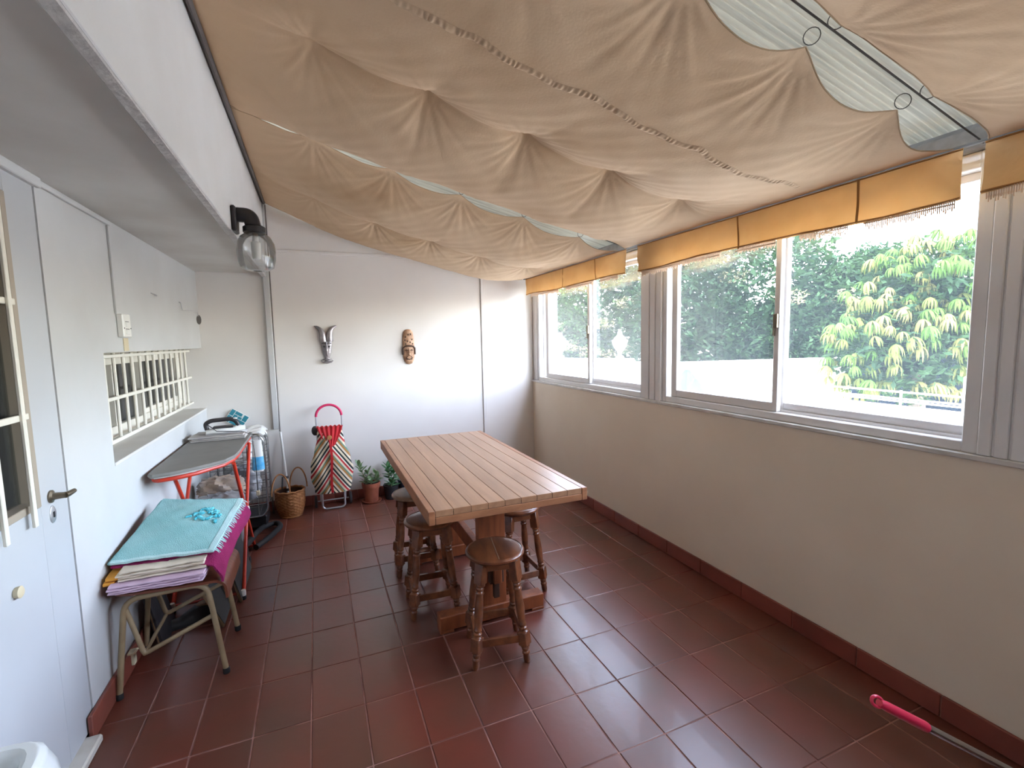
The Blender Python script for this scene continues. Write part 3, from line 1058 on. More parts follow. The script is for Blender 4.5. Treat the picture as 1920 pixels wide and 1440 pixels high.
def make_stool(name='wooden_stool'):
    t = empty(name)
    seat = MB().lathe([(.118, .468), (.130, .472), (.136, .479), (.136, .487), (.130, .494), (.126, .4955), (.123, .4935), (.119, .4945), (.05, .4955), (.002, .4955)], 48)
    seat.ob('seat', 'stool', t)
    for sx in (-1, 1):
        for sy in (-1, 1):
            top, bot = Vector((sx * .072, sy * .072, .472)), Vector((sx * .118, sy * .118, 0))
            d = top - bot
            q = d.to_track_quat('Z', 'Y').to_matrix().to_4x4()
            k = d.length / .472
            mt = Matrix.Translation(bot) @ q @ Matrix.Diagonal((1.08, 1.08, k, 1))
            lg_ = MB().lathe(LEG, 12, mt)
            # square block where the stretchers join, square head under the seat
            lg_.bevbox(-.0205, .0205, -.0205, .0205, .078, .140, .003, mt)
            lg_.bevbox(-.0205, .0205, -.0205, .0205, .375, .466, .003, mt)
            lg_.ob('leg', 'stool', t)
    def at(z):
        return .118 - (.046) * z / .472
    a, b_ = at(.11), at(.115)
    for s in (-1, 1):
        MB().bevbox(-a, a, s * a - .008, s * a + .008, .092, .128, .002).ob('stretcher', 'stool', t)
        MB().bevbox(s * b_ - .008, s * b_ + .008, -b_, b_, .098, .132, .002).ob('stretcher', 'stool', t)
        MB().bevbox(-.07, .07, s * .075 - .008, s * .075 + .008, .425, .468, .002).ob('apron', 'stool', t)
        MB().bevbox(s * .075 - .008, s * .075 + .008, -.07, .07, .425, .468, .002).ob('apron', 'stool', t)
    return t


st0 = make_stool()
spots = [(-1.392, -.800, -.19, 'round topped turned stool nearest the viewer, fully clear of the table'),
         (-1.585, -.300, -.06, 'turned wooden stool half under the table corner, left of the nearest stool'),
         (-1.578, .185, -.08, 'turned wooden stool farthest back at the left table side, near the potted plants'),
         (-1.078, -.315, .02, 'turned wooden stool on the window side of the table')]
for i, (x, y, a, lab) in enumerate(spots):
    o = st0 if i == 0 else dup(st0)
    o.location = (x, y, 0)
    o.rotation_euler = (0, 0, a)
    tag(o, lab, 'stool', 'stools round the table')
for ch_ in COL.objects:
    if ch_.parent and ch_.parent.get('label') == spots[2][3] and ch_.name.startswith('seat'):
        ch_.material_slots[0].link = 'OBJECT'
        ch_.material_slots[0].material = MT['stool_pale']
MB().bevbox(-.0025, .0025, -.12, .12, .4945, .4962, .0005).ob('seat_crack', 'stool_pale', st0)

# ================================================================== BACK WALL: masks
mk = empty('metal_mask', (-2.012, YB - .008, 1.44), label='pewter coloured mask with two curling horns on the back wall', cat='mask')
mb = MB()


def horn(s):
    out = []
    for i in range(13):
        t = i / 12
        x = s * (.010 + .004 * math.sin(t * 1.6) + .074 * t ** 3.4)
        z = .025 + .155 * t - .02 * t ** 4
        out.append((Vector((x + s * .004, -.012 - .008 * math.sin(PI * t), z)), .030 * (1 - t) ** .55 + .003))
    return out


for s in (-1, 1):
    pr_ = horn(s)
    hb = MB().tube([Vector((p.x + s * r * .35, p.y, p.z)) for p, r in pr_], [r for p, r in pr_], 10)
    hb.ob('horn', 'silver', mk)
fb = MB()
pf = [(.006, -.172), (.030, -.166), (.034, -.155), (.022, -.148), (.020, -.12), (.026, -.105), (.034, -.08), (.040, -.05), (.044, -.02), (.046, .01), (.040, .03), (.02, .05)]
fb.lathe([(r, z) for r, z in pf], 20, sy=.45, mtx=Matrix.Translation((0, -.008, 0)))
fb.ob('face', 'silver', mk)
MB().tube([(0, -.030, .03), (0, -.036, -.03), (0, -.036, -.075), (0, -.026, -.10)], [.004, .006, .009, .004], 8).ob('nose', 'silver', mk)
for s in (-1, 1):
    MB().tube([(s * .008, -.030, .002), (s * .022, -.029, .010), (s * .038, -.022, .006)], .0035, 6).ob('brow', 'darkgrey', mk)
    MB().lathe([(.001, 0), (.008, .002), (.008, .004), (.001, .006)], 12, Matrix.Translation((s * .020, -.026, -.022)) @ Matrix.Rotation(PI / 2, 4, 'X')).ob('eye', 'darkgrey', mk)
MB().tube([(-.05, -.015, -.145), (-.035, -.026, -.160), (0, -.030, -.164), (.035, -.026, -.160), (.05, -.015, -.145), (.035, -.02, -.134), (0, -.024, -.137), (-.035, -.02, -.134)], .0055, 8, closed=True).ob('collar', 'silver', mk)

ck = empty('carved_mask', (-1.292, YB - .008, 1.395), label='long carved light wood mask with a tall spotted forehead on the back wall', cat='mask')
fb = MB().lathe([(.004, -.163), (.028, -.155), (.044, -.13), (.053, -.09), (.056, -.04), (.056, 0), (.054, .06), (.050, .11), (.042, .145), (.026, .163), (.004, .168)], 24, sy=.55)
fb.ob('face', 'carved', ck)
MB().tube([(-.056, -.012, -.07), (-.055, -.018, -.01), (-.035, -.030, .008), (0, -.036, .012), (.035, -.030, .008), (.055, -.018, -.01), (.056, -.012, -.07)], .008, 8).ob('headband', 'carved_dark', ck)
MB().tube([(0, -.030, -.005), (0, -.042, -.05), (0, -.046, -.068), (0, -.032, -.078)], [.005, .008, .011, .006], 8).ob('nose', 'carved', ck)
for s in (-1, 1):
    MB().tube([(s * .012, -.034, -.028), (s * .024, -.032, -.022), (s * .036, -.026, -.030), (s * .024, -.031, -.036)], .003, 6, closed=True).ob('eye', 'carved_dark', ck)
    MB().tube([(s * .014, -.036, -.085), (s * .028, -.026, -.10), (s * .020, -.028, -.118)], .003, 6).ob('cheek_line', 'carved_dark', ck)
MB().tube([(-.024, -.028, -.108), (0, -.034, -.116), (.024, -.028, -.108)], .0045, 6).ob('mouth', 'carved_dark', ck)
for (x, z) in ((-.03, .03), (-.012, .055), (.012, .045), (.03, .07), (-.028, .095), (-.004, .115), (.02, .12), (.035, .03), (-.035, .065)):
    yv = -.55 * math.sqrt(max(.0001, .054 ** 2 - x * x)) - .001
    MB().lathe([(.001, 0), (.006, .001), (.006, .003), (.001, .004)], 8, Matrix.Translation((x, yv + .002, z)) @ Matrix.Rotation(PI / 2, 4, 'X') @ Matrix.Diagonal((1, 1.5, 1, 1))).ob('spot', 'carved_dark', ck)

# grey cable from the trim down to the pole
tag(MB().tube([(-2.424, YB - .012, 2.6), (-2.425, YB - .012, 1.6), (-2.428, YB - .014, 1.0), (-2.430, YB - .03, .70)], .0035, 6).ob('cable', 'cable_grey'),
    'thin grey cable hanging down the back wall beside the white batten', 'cable')

# ================================================================== WALL LAMP on the beam
lp = empty('wall_lamp', (XW, -.02, 2.07), label='black elbow wall lamp with a clear glass jar globe on the white beam', cat='lamp')
MB().bevbox(0, .022, -.055, .055, -.06, .062, .006).ob('mount', 'black', lp)
MB().tube(smooth_path([(.01, 0, .028), (.080, 0, .028), (.092, 0, -.03)], .05, 6), .036, 18).ob('elbow', 'black', lp)
MB().lathe([(.045, -.062), (.052, -.055), (.052, -.03), (.040, -.022)], 24, Matrix.Translation((.094, 0, 0))).ob('collar', 'black', lp)
MB().lathe([(.020, -.245), (.055, -.243), (.078, -.228), (.088, -.19), (.090, -.15), (.086, -.11), (.070, -.078), (.048, -.06)], 32, Matrix.Translation((.096, 0, 0)), cap=False).add([], []).ob('globe', 'jar', lp)
MB().lathe([(.014, -.06), (.014, -.10), (.022, -.105), (.022, -.17), (.018, -.185), (.004, -.19)], 16, Matrix.Translation((.096, 0, 0))).ob('bulb', 'white_plastic', lp)

# ================================================================== LEFT WALL fittings
sw = empty('light_switch', (XL, .045, 1.555), label='white double light switch above the barred window', cat='switch')
MB().bevbox(0, .026, -.05, .05, -.055, .055, .004).ob('box', 'white_plastic', sw)
for z in (.005, -.03):
    MB().bevbox(.025, .029, -.022, .022, z - .012, z + .012, .002).ob('rocker', 'white_plastic', sw)
    MB().box(.0255, .0265, -.024, .024, z + .013, z + .016).ob('slot', 'darkgrey', sw)
for yq in (-.042, .042):
    MB().lathe([(.003, 0), (.003, .002)], 8, Matrix.Translation((.026, yq, -.012)) @ Matrix.Rotation(PI / 2, 4, 'Y')).ob('screw', 'darkgrey', sw)
tag(MB().bevbox(XL, XL + .004, .055, .115, 1.434, 1.497, .001).ob('tape_strip', 'cream_plastic'), 'yellowed strip of tape on the wall right under the light switch', 'tape')
struct('trim_18', MB().bevbox(XL, XL + .010, -.020, -.008, 1.61, 2.012, .002), 'wall_white')
hk = MB().tube(smooth_path([(XL, .555, 1.760), (XL + .016, .555, 1.75), (XL + .020, .555, 1.744), (XL + .020, .60, 1.744), (XL + .016, .60, 1.75), (XL, .60, 1.760)], .006, 3), .0025, 6)
tag(hk.ob('wall_hook', 'grey_metal'), 'tiny bent wire hook on the left wall, right of the light switch', 'hook')
wh = empty('wire_hanger', (XL, 1.16, 1.70), label='small wire arm with an oval disc at its end, near the wall corner', cat='hook')
MB().tube(smooth_path([(0, 0, .055), (.012, 0, .05), (.016, .0, 0), (.03, .10, .005), (.05, .21, .008), (.055, .26, .0), (.055, .27, -.03)], .02, 4), .0028, 6).ob('wire', 'grey_metal', wh)
MB().lathe([(.001, -.003), (.022, -.003), (.022, .003), (.001, .003)], 20, Matrix.Translation((.058, .275, -.055)) @ Matrix.Rotation(PI / 2, 4, 'X') @ Matrix.Diagonal((.7, 1.6, 1, 1))).ob('disc', 'cable_grey', wh)

# ================================================================== IRONING BOARD
ib = empty('ironing_board', (-2.755, .64, 0), label='ironing board with grey cover and red tube legs beside the left wall', cat='ironing board')


def board_outline(k=0):
    pts = []
    hw, y1, y0 = .183 + k, .56 + k, -.55 - k
    # far end square with rounded corners, near end blunt and slanting towards the wall
    for a in (0, .4, .8, 1.2, 1.57):
        pts.append((hw - .05 + .05 * math.cos(a), y1 - .05 + .05 * math.sin(a)))
    for a in (1.57, 2.0, 2.5, 3.14):
        pts.append((-hw + .05 + .05 * math.cos(a), y1 - .05 + .05 * math.sin(a)))
    pts += [(-hw, y0 + .10), (-hw + .004, y0 + .03), (-hw + .03, y0 - .0), (-hw + .10, y0 + .02), (-hw + .18, y0 + .07), (hw - .10, y0 + .14), (hw - .04, y0 + .21), (hw - .008, y0 + .31), (hw, y0 + .42)]
    return pts


def prism(pts, z0, z1, bev=.006):
    mb = MB()
    n = len(pts)
    cx = sum(p[0] for p in pts) / n; cy = sum(p[1] for p in pts) / n
    def ins(d):
        out = []
        for x, y in pts:
            l_ = math.hypot(x - cx, y - cy)
            out.append((x - (x - cx) / l_ * d, y - (y - cy) / l_ * d))
        return out
    rings = [(ins(bev), z0), (pts, z0 + bev), (pts, z1 - bev), (ins(bev), z1)]
    vs = [(x, y, z) for r, z in rings for x, y in r]
    fs = [tuple(range(n))[::-1], tuple(3 * n + i for i in range(n))]
    for k in range(3):
        for i in range(n):
            j = (i + 1) % n
            fs.append((k * n + i, k * n + j, (k + 1) * n + j, (k + 1) * n + i))
    a = sum(pts[i][0] * pts[(i + 1) % n][1] - pts[(i + 1) % n][0] * pts[i][1] for i in range(n))
    if a < 0:
        fs = [tuple(reversed(f)) for f in fs]
    return mb.add(vs, fs)


prism(board_outline(), .785, .803, .005).ob('cover', 'board_cover', ib)
prism(board_outline(-.006), .778, .787, .003).ob('board', 'blanket', ib)
out = board_outline(-.018)
MB().tube(smooth_path([(x, y, .766) for x, y in out], .02, 2), .011, 8, closed=True).ob('rim_tube', 'red_metal', ib)
LX = .190
for s in (-1, 1):
    x = s * LX if s > 0 else -.150
    MB().tube([(x, -.42, .03), (x * .97, .30, .765)], .0105, 10).ob('leg', 'red_metal', ib)
    MB().tube([(x * .88, .32, .012), (x * .90, -.29, .765)], .0105, 10).ob('leg', 'red_metal', ib)
    cp = MB().lathe([(.013, 0), (.015, .004), (.015, .018), (.013, .022)], 12, Matrix.Translation((x, -.435, 0))).ob('foot_cap', 'rubber', ib)
    MB().lathe([(.0135, .022), (.0145, .045), (.0115, .055)], 12, Matrix.Translation((x, -.432, 0))).ob('foot_collar', 'white_plastic', ib)
MB().tube([(-.14, -.42, .034), (.185, -.42, .034)], .008, 8).ob('crossbar', 'red_metal', ib)
MB().tube([(-.13, .32, .014), (.165, .32, .014)], .009, 8).ob('crossbar', 'red_metal', ib)
MB().bevbox(LX - .022, LX + .014, -.085, -.045, .385, .425, .006).ob('pivot', 'white_plastic', ib)
MB().tube([(-.15, -.06, .40), (LX, -.06, .40)], .006, 8).ob('pivot_rod', 'grey_metal', ib)


def folded(mb, corners, z0, th, layers=3, seed=0, sag=.004, puff=.3):
    """folded cloth: a stack of soft layers over a quadrilateral; z0 gives the base height per corner"""
    rnd = random.Random(seed)
    fl_, fr_, br_, bl_ = [Vector((*c, 0)) for c in corners]
    for k in range(layers):
        j = [Vector((rnd.uniform(-.010, .010), rnd.uniform(-.010, .010), 0)) for _ in range(4)]
        A, B, C_, D_ = fl_ + j[0], fr_ + j[1], br_ + j[2], bl_ + j[3]
        t = th / layers

        def fn(u, v, A=A, B=B, C_=C_, D_=D_, k=k):
            # wrap a closed loop over v: 0..1 top, edges rounded
            w = 2 * PI * v
            s_ = .5 - .5 * math.cos(w)
            s_ = s_ * s_ * (3 - 2 * s_)
            p = (A * (1 - u) + B * u) * (1 - s_) + (D_ * (1 - u) + C_ * u) * s_
            zb = (z0[0] * (1 - u) + z0[1] * u) * (1 - s_) + (z0[3] * (1 - u) + z0[2] * u) * s_
            zz = zb + t * (k + .5) + t * .5 * math.copysign(abs(math.sin(w)) ** puff, math.sin(w))
            zz += sag * noise2(p.x * 22 + k, p.y * 17, seed + k * 2.1)
            return (p.x, p.y, zz)
        mb.grid(lambda u, v: fn(u, 1 - v), 30, 40)
        # end caps
        n = 41
        base = len(mb.v) - 31 * n
        for e in (0, 30):
            loop = [base + e * n + i for i in range(40)]
            for i in range(19):
                a, b_, c, d = loop[i], loop[i + 1], loop[39 - i - 1], loop[39 - i]
                mb.f.append((a, b_, c, d) if e else (d, c, b_, a)); mb.s.append(True)
    return mb


blk = folded(MB(), [(-2.915, .92), (-2.600, .92), (-2.600, 1.17), (-2.915, 1.17)], (.803,) * 4, .034, 3, 5, .0015)
tag(blk.ob('folded_blanket', 'blanket'), 'pale grey folded blanket lying on the far end of the ironing board', 'blanket')
ir = empty('clothes_iron', (-2.715, 1.03, .838), rz=.06, label='clothes iron with a dark handle on the folded blanket', cat='iron')
sole = [(-.12, -.045), (-.02, -.055), (.07, -.045), (.125, -.012), (.132, 0), (.125, .012), (.07, .045), (-.02, .055), (-.12, .045)]
prism(sole, 0, .012, .002).ob('soleplate', 'grey_metal', ir)
bd = MB()
def irb(u, v):
    x = -.118 + .235 * u
    w = .048 * math.sin(PI * min(1, (1 - u) * 1.15 + .0) * .5) + .002
    hgt = .020 + .010 * math.sin(PI * u) + (.010 if u > .72 else 0)
    a = PI * v
    return (x, w * math.cos(a), .012 + hgt * math.sin(a) ** .6)
bd.grid(irb, 24, 14)
bd.ob('body', 'white_plastic', ir)
MB().tube(smooth_path([(-.115, 0, .03), (-.125, 0, .072), (-.09, 0, .092), (.03, 0, .096), (.062, 0, .078), (.075, 0, .045)], .03, 5), .0145, 10).ob('handle', 'darkgrey', ir)
MB().bevbox(-.08, .045, -.030, .030, .036, .050, .004).ob('collar', 'darkgrey', ir)
MB().lathe([(.013, 0), (.013, .006), (.008, .009)], 14, Matrix.Translation((.055, 0, .094))).ob('dial', 'white_plastic', ir)
MB().tube([(-.12, 0, .075), (-.05, -.09, .03), (.10, -.10, .015), (.1605, -.1, -.015), (.170, -.1, -.20), (.172, -.1, -.42)], .0028, 6).ob('cord', 'black', ir)
MB().bevbox(.160, .184, -.112, -.088, -.455, -.42, .004).ob('plug', 'cream_plastic', ir)

# ================================================================== CORNER: wire cart with bags
wc = empty('wire_cart', (-2.70, 1.42, 0), label='chrome wire laundry cart full of bags in the back corner', cat='cart')
for yq in (-.15, .15):
    MB().tube(smooth_path([(-.185, yq, .17), (-.185, yq, .72), (-.15, yq, .765), (.15, yq, .765), (.185, yq, .72), (.185, yq, .17), (.15, yq, .12), (-.15, yq, .12)], .04, 5), .0075, 8, closed=True).ob('frame', 'chrome', wc)
for z in [.20 + .062 * i for i in range(9)]:
    MB().tube([(-.185, -.15, z), (.185, -.15, z), (.185, .15, z), (-.185, .15, z)], .0022, 5, closed=True).ob('wire', 'cable_grey', wc)
for x in [-.12 + .08 * i for i in range(4)]:
    MB().tube([(x, -.15, .76), (x, -.15, .125), (x, .15, .125), (x, .15, .76)], .0018, 5).ob('wire', 'cable_grey', wc)
MB().bevbox(-.17, .17, -.14, .14, .028, .118, .006).ob('base_box', 'black', wc)
for x in (-.14, .14):
    for yq in (-.12, .12):
        MB().lathe([(.022, -.008), (.026, -.004), (.026, .004), (.022, .008)], 14, Matrix.Translation((x, yq, .027)) @ Matrix.Rotation(PI / 2, 4, 'Y')).ob('wheel', 'rubber', wc)


def crumple(c, rx, ry, rz, seed, n1=26, n2=36, amp=.16):
    mb = MB()
    def fn(u, v):
        a, b_ = PI * u, 2 * PI * v
        d = Vector((math.sin(a) * math.cos(b_), math.sin(a) * math.sin(b_), math.cos(a)))
        k = 1 + amp * noise2(d.x * 4 + d.z * 3, d.y * 4 - d.z * 2, seed) + amp * .5 * abs(noise2(d.x * 11 + d.z * 7, d.y * 12, seed + 3))
        q = max(abs(d.x), abs(d.y), abs(d.z)) ** -.45
        return (c[0] + d.x * rx * k * q, c[1] + d.y * ry * k * q, c[2] + d.z * rz * k * q)
    return mb.grid(fn, n1, n2)


tag(crumple((-2.70, 1.42, .36), .125, .095, .135, 2).ob('plastic_bag', 'clear_bag'), 'cloudy crumpled plastic bag inside the wire cart, lower half', 'bag')
tag(crumple((-2.71, 1.42, .62), .12, .095, .09, 6).ob('plastic_bag', 'white_plastic'), 'white plastic bundle on top inside the wire cart', 'bag')
cov = MB().grid(lambda u, v: (-2.885 + .375 * u + .004 * math.sin(v * 9), 1.25 + .34 * v, .785 + .012 * noise2(u * 5, v * 4, 2) - .05 * max(0, abs(u - .5) * 2 - .82) ** 1 * 3), 24, 20, .008)
tag(cov.ob('white_sheet', 'white_plastic'), 'white sheet folded flat over the wire cart', 'sheet')
bg = empty('detergent_bag', (-2.556, 1.225, .49), label='white plastic pouch with a bright blue label hanging in front of the wire cart', cat='bag')
def pouch(u, v):
    a = 2 * PI * v
    w = .042 * (1 - .25 * u) * (1 if u > .05 else .8)
    return (w * math.cos(a), .022 * math.sin(a) * (1 - .5 * u), .24 * u)
MB().grid(lambda u, v: pouch(u, v), 12, 24).ob('pouch', 'white_plastic', bg)
MB().grid(lambda u, v: (.0435 * (1 - .25 * (.05 + .42 * u)) * math.cos(PI + PI * v), .0235 * math.sin(PI + PI * v) * (1 - .5 * (.05 + .42 * u)), .24 * (.05 + .42 * u)), 6, 14).ob('label', 'blue_label', bg)
MB().tube([(-.07, 0, .20), (-.072, -.005, .10), (-.07, -.005, .0), (-.09, 0, -.03)], .003, 6).ob('strap', 'black', bg)
tag(crumple((-2.775, 1.045, .44), .135, .09, .075, 12, amp=.22).ob('plastic_bag', 'tan_bag'), 'crumpled tan carrier bag under the ironing board', 'bag')
sc_ = empty('storage_stack', (-2.775, 1.045, 0), label='grey plastic box under the tan carrier bag, below the ironing board', cat='box')
MB().bevbox(-.15, .12, -.09, .10, 0, .30, .01).ob('box', 'curtain', sc_)
MB().bevbox(-.155, .125, -.095, .105, .30, .345, .008).ob('lid', 'darkgrey', sc_)
tag(crumple((-2.74, .80, .40), .14, .085, .060, 15, amp=.24).ob('plastic_bag', 'clear_bag'), 'cloudy crinkled plastic bag under the near half of the ironing board', 'bag')
sc2 = empty('storage_box', (-2.76, .80, 0), label='black box on the floor under the near half of the ironing board', cat='box')
MB().bevbox(-.13, .10, -.09, .09, 0, .31, .01).ob('box', 'black', sc2)
MB().bevbox(-.135, .105, -.095, .095, .31, .328, .005).ob('lid', 'darkgrey', sc2)
ar = empty('clothes_airer', (-2.60, 1.655, 0), label='folded grey tube clothes airer leaning between cart and back wall', cat='clothes airer')
MB().tube(smooth_path([(.085, .0, .0), (.068, .04, .66), (.02, .045, .72), (-.22, .045, .72), (-.26, .04, .66), (-.26, .0, .0)], .05, 5), .008, 8).ob('frame', 'cable_grey', ar)
for z in (.15, .3, .45, .6):
    MB().tube([(-.26, z * .06, z), (.080, z * .06, z)], .0035, 6).ob('rung', 'cable_grey', ar)
cd = empty('printed_card', (-2.745, YB - .018, .835), label='white card printed with teal rectangles behind the iron', cat='card')
rm = Matrix.Rotation(math.radians(35), 4, 'Y')
MB().bevbox(-.075, .075, -.003, .003, -.06, .06, .001, rm).ob('card', 'white_plastic', cd)
for (a, b_, c, d) in ((-.07, -.04, -.055, .0), (-.035, .02, -.055, -.03), (-.035, -.005, -.025, .025), (0, .07, -.025, .0), (.025, .07, -.055, -.03), (-.07, -.04, .005, .055), (-.035, .02, .03, .055), (0, .03, .005, .025), (.035, .07, .005, .055)):
    MB().box(a, b_, -.0045, -.003, c, d, rm).ob('rectangle', 'teal', cd)

# ================================================================== BASKET and pole
bs = empty('wicker_basket', (-2.372, 1.545, 0), label='round golden wicker basket with a white pole in it, by the back wall', cat='basket')
rows = 34
prof = []
for i in range(rows + 1):
    t = i / rows
    prof.append((.082 + .034 * math.sin(min(1, t * 1.5) * PI / 2) - .004 * t, .22 * t))
def weave(i, a):
    return .0030 * (1 if math.sin(14 * a + (PI if (i // 2) % 2 else 0)) > 0 else -1) * (1 if 1 < i < rows else 0)
MB().lathe(prof, 84, wob=weave, sx=1.02, sy=.92, cap=False).ob('woven_side', 'wicker', bs, sharp=False)
MB().lathe([(.001, .004), (.09, .004), (.09, .012), (.001, .012)], 30).ob('bottom', 'wicker', bs)
MB().lathe([(.070, .014), (.090, .05), (.100, .10), (.102, .15), (.102, .215)], 30, cap=False, sy=.90).ob('lining', 'wood_joint', bs)
rim = []
for i in range(48):
    a = 2 * PI * i / 48
    rim.append((.115 * math.cos(a), .105 * math.sin(a), .222 + .003 * math.sin(12 * a)))
MB().tube(rim, .008, 8, closed=True).ob('rim', 'wicker', bs)
for s, lean in ((-1, -.035), (1, .05)):
    MB().tube([(s * .045 + lean * .2 + .095 * math.cos(a) * .72 + s * .01, lean + .03 * math.sin(a) + (-.06 if s < 0 else .03), .21 + .17 * math.sin(a)) for a in [PI * i / 16 for i in range(17)]], .0058, 8).ob('handle', 'wicker', bs)
po = empty('telescopic_pole', (0, 0, 0), label='white telescopic pole standing in the wicker basket', cat='pole')
p0, p1 = Vector((-2.372, 1.55, .02)), Vector((-2.424, 1.700, .695))
def pl_(t):
    return p0 + (p1 - p0) * t
MB().tube([pl_(0), pl_(.42)], .0135, 12).ob('lower_tube', 'white_plastic', po)
MB().tube([pl_(.42), pl_(1)], .0095, 12).ob('upper_tube', 'white_plastic', po)
MB().tube([pl_(.27), pl_(.30)], .0150, 12).ob('band', 'black', po)
MB().tube([pl_(.42), pl_(.45)], .0155, 12).ob('clamp', 'black', po)
MB().tube([pl_(.44), pl_(.46) + Vector((-.03, -.01, -.01)), pl_(.30) + Vector((-.045, -.01, 0))], .005, 8).ob('hook', 'black', po)

# ================================================================== SHOPPING TROLLEY
tr = empty('shopping_trolley', (-2.03, 1.555, 0), label='shopping trolley with a striped bag, red flap and pink handle by the back wall', cat='trolley')
MB().tube(smooth_path([(-.09, 0, .22), (-.092, -.01, .03), (-.07, -.012, .010), (.07, -.012, .010), (.092, -.01, .03), (.09, 0, .22)], .035, 6), .009, 10).ob('stand', 'grey_metal', tr)
MB().tube(smooth_path([(-.104, .075, .06), (-.104, .06, .80), (-.104, .06, .82)], .02), .0065, 10).ob('upright', 'grey_metal', tr)
MB().tube(smooth_path([(.104, .075, .06), (.104, .06, .80), (.104, .06, .82)], .02), .0065, 10).ob('upright', 'grey_metal', tr)
MB().tube([(-.104 * math.cos(a), .06, .815 + .098 * math.sin(a)) for a in [PI * i / 18 for i in range(19)]], .0105, 12).ob('handle', 'pinkred', tr)
MB().tube([(-.13, .09, .055), (.13, .09, .055)], .006, 8).ob('axle', 'grey_metal', tr)
for s in (-1, 1):
    MB().lathe([(.03, -.012), (.052, -.010), (.055, 0), (.052, .010), (.03, .012)], 24, Matrix.Translation((s * .145, .09, .055)) @ Matrix.Rotation(PI / 2, 4, 'Y')).ob('wheel', 'darkgrey', tr)


def bag_pt(u, v):
    # u height, v around
    z = .175 + .53 * u
    w = [.145, .155, .172, .172, .160, .140, .118, .104, .100][min(8, int(u * 8))]
    w2 = [.145, .155, .172, .172, .160, .140, .118, .104, .100][min(8, int(u * 8) + 1)]
    f = u * 8 - int(u * 8)
    w = w * (1 - f) + w2 * f
    d = .085 - .035 * u
    a = 2 * PI * v
    ca, sa = math.cos(a), math.sin(a)
    k = (abs(ca) ** 2.6 + abs(sa) ** 2.6) ** (-1 / 2.6)
    x, y = w * ca * k, d * sa * k
    y += .008 * math.sin(x * 40 + u * 7) * (.3 + u)
    x += .004 * math.sin(u * 24 + v * 12)
    return (x, y - .035, z)


MB().grid(lambda u, v: bag_pt(u, v), 40, 56).ob('bag', 'stripes', tr)
MB().grid(lambda u, v: (bag_pt(0, v)[0] * (1 - u), -.035 + (bag_pt(0, v)[1] + .035) * (1 - u), .175), 2, 56).ob('bag_bottom', 'black', tr)
fp = MB().grid(lambda u, v: ((-.102 + .204 * v) * (1 - .86 * u ** 1.25), -.088 - .012 * math.sin(PI * v) - .006 * math.sin(v * 34) * (1 - u), .745 - .20 * u - .03 * u * (1 - abs(2 * v - 1))), 16, 40, .004)
fp.ob('flap', 'red_cloth', tr)
tl_ = MB().grid(lambda u, v: ((-.104 + .208 * v), -.088 + .10 * u, .742 + .010 * math.sin(v * 38) * (1 - u) - .02 * u + .008 * math.sin(PI * u)), 10, 60, .004)
tl_.ob('gathered_top', 'red_cloth', tr)
MB().grid(lambda u, v: (-.004 + .020 * (v - .5) + .006 * math.sin(u * 6), -.118 - .004 * u, .60 - .42 * u + .0 * v), 20, 4, .003).ob('centre_trim', 'red_cloth', tr)
MB().lathe([(.014, 0), (.020, .003), (.018, .008), (.004, .010)], 18, Matrix.Translation((-.008, -.108, .655)) @ Matrix.Rotation(PI / 2, 4, 'X')).ob('buckle', 'wicker', tr)
MB().lathe([(.02, 0), (.028, .004), (.02, .012)], 18, Matrix.Translation((-.118, .03, .70)) @ Matrix.Rotation(PI / 2, 4, 'X') @ Matrix.Diagonal((1, 1.5, 1, 1))).ob('side_hook', 'darkgrey', tr)


# ================================================================== POTTED PLANTS
def leafblade(mb, base, d, L_, w, droop=.2, n=4):
    d = Vector(d).normalized()
    sd = d.cross(Vector((0, 0, 1)))
    sd = sd.normalized() if sd.length > .01 else Vector((1, 0, 0))
    vs = []
    for i in range(n + 1):
        t = i / n
        c = Vector(base) + d * L_ * t - Vector((0, 0, 1)) * droop * L_ * t * t
        ww = w * math.sin(PI * (.08 + .88 * t)) ** .8
        vs += [c - sd * ww, c - Vector((0, 0, .25 * ww)), c + sd * ww]
    mb.add(vs, [(3 * i + j, 3 * i + j + 1, 3 * i + j + 4, 3 * i + j + 3) for i in range(n) for j in (0, 1)], True)


def plant(t, stems, m, seed, L_, w):
    rnd = random.Random(seed)
    for (x, y, z0, tx, ty, z1, n) in stems:
        MB().tube([(x, y, z0), ((x + tx) / 2, (y + ty) / 2, (z0 + z1) / 2), (tx, ty, z1)], [.0045, .0035, .002], 6).ob('stem', 'stem', t)
        lv = []
        for k in range(n):
            a = k * 2.4 + rnd.uniform(-.3, .3)
            f = .35 + .65 * k / max(1, n - 1)
            p = Vector((x + (tx - x) * f, y + (ty - y) * f, z0 + (z1 - z0) * f))
            e = .25 + .9 * (k / n)
            mb = MB()
            leafblade(mb, p, (math.cos(a) * math.cos(e), math.sin(a) * math.cos(e), math.sin(e)), L_ * rnd.uniform(.75, 1.1), w, .15)
            mb.ob('leaf', m, t)


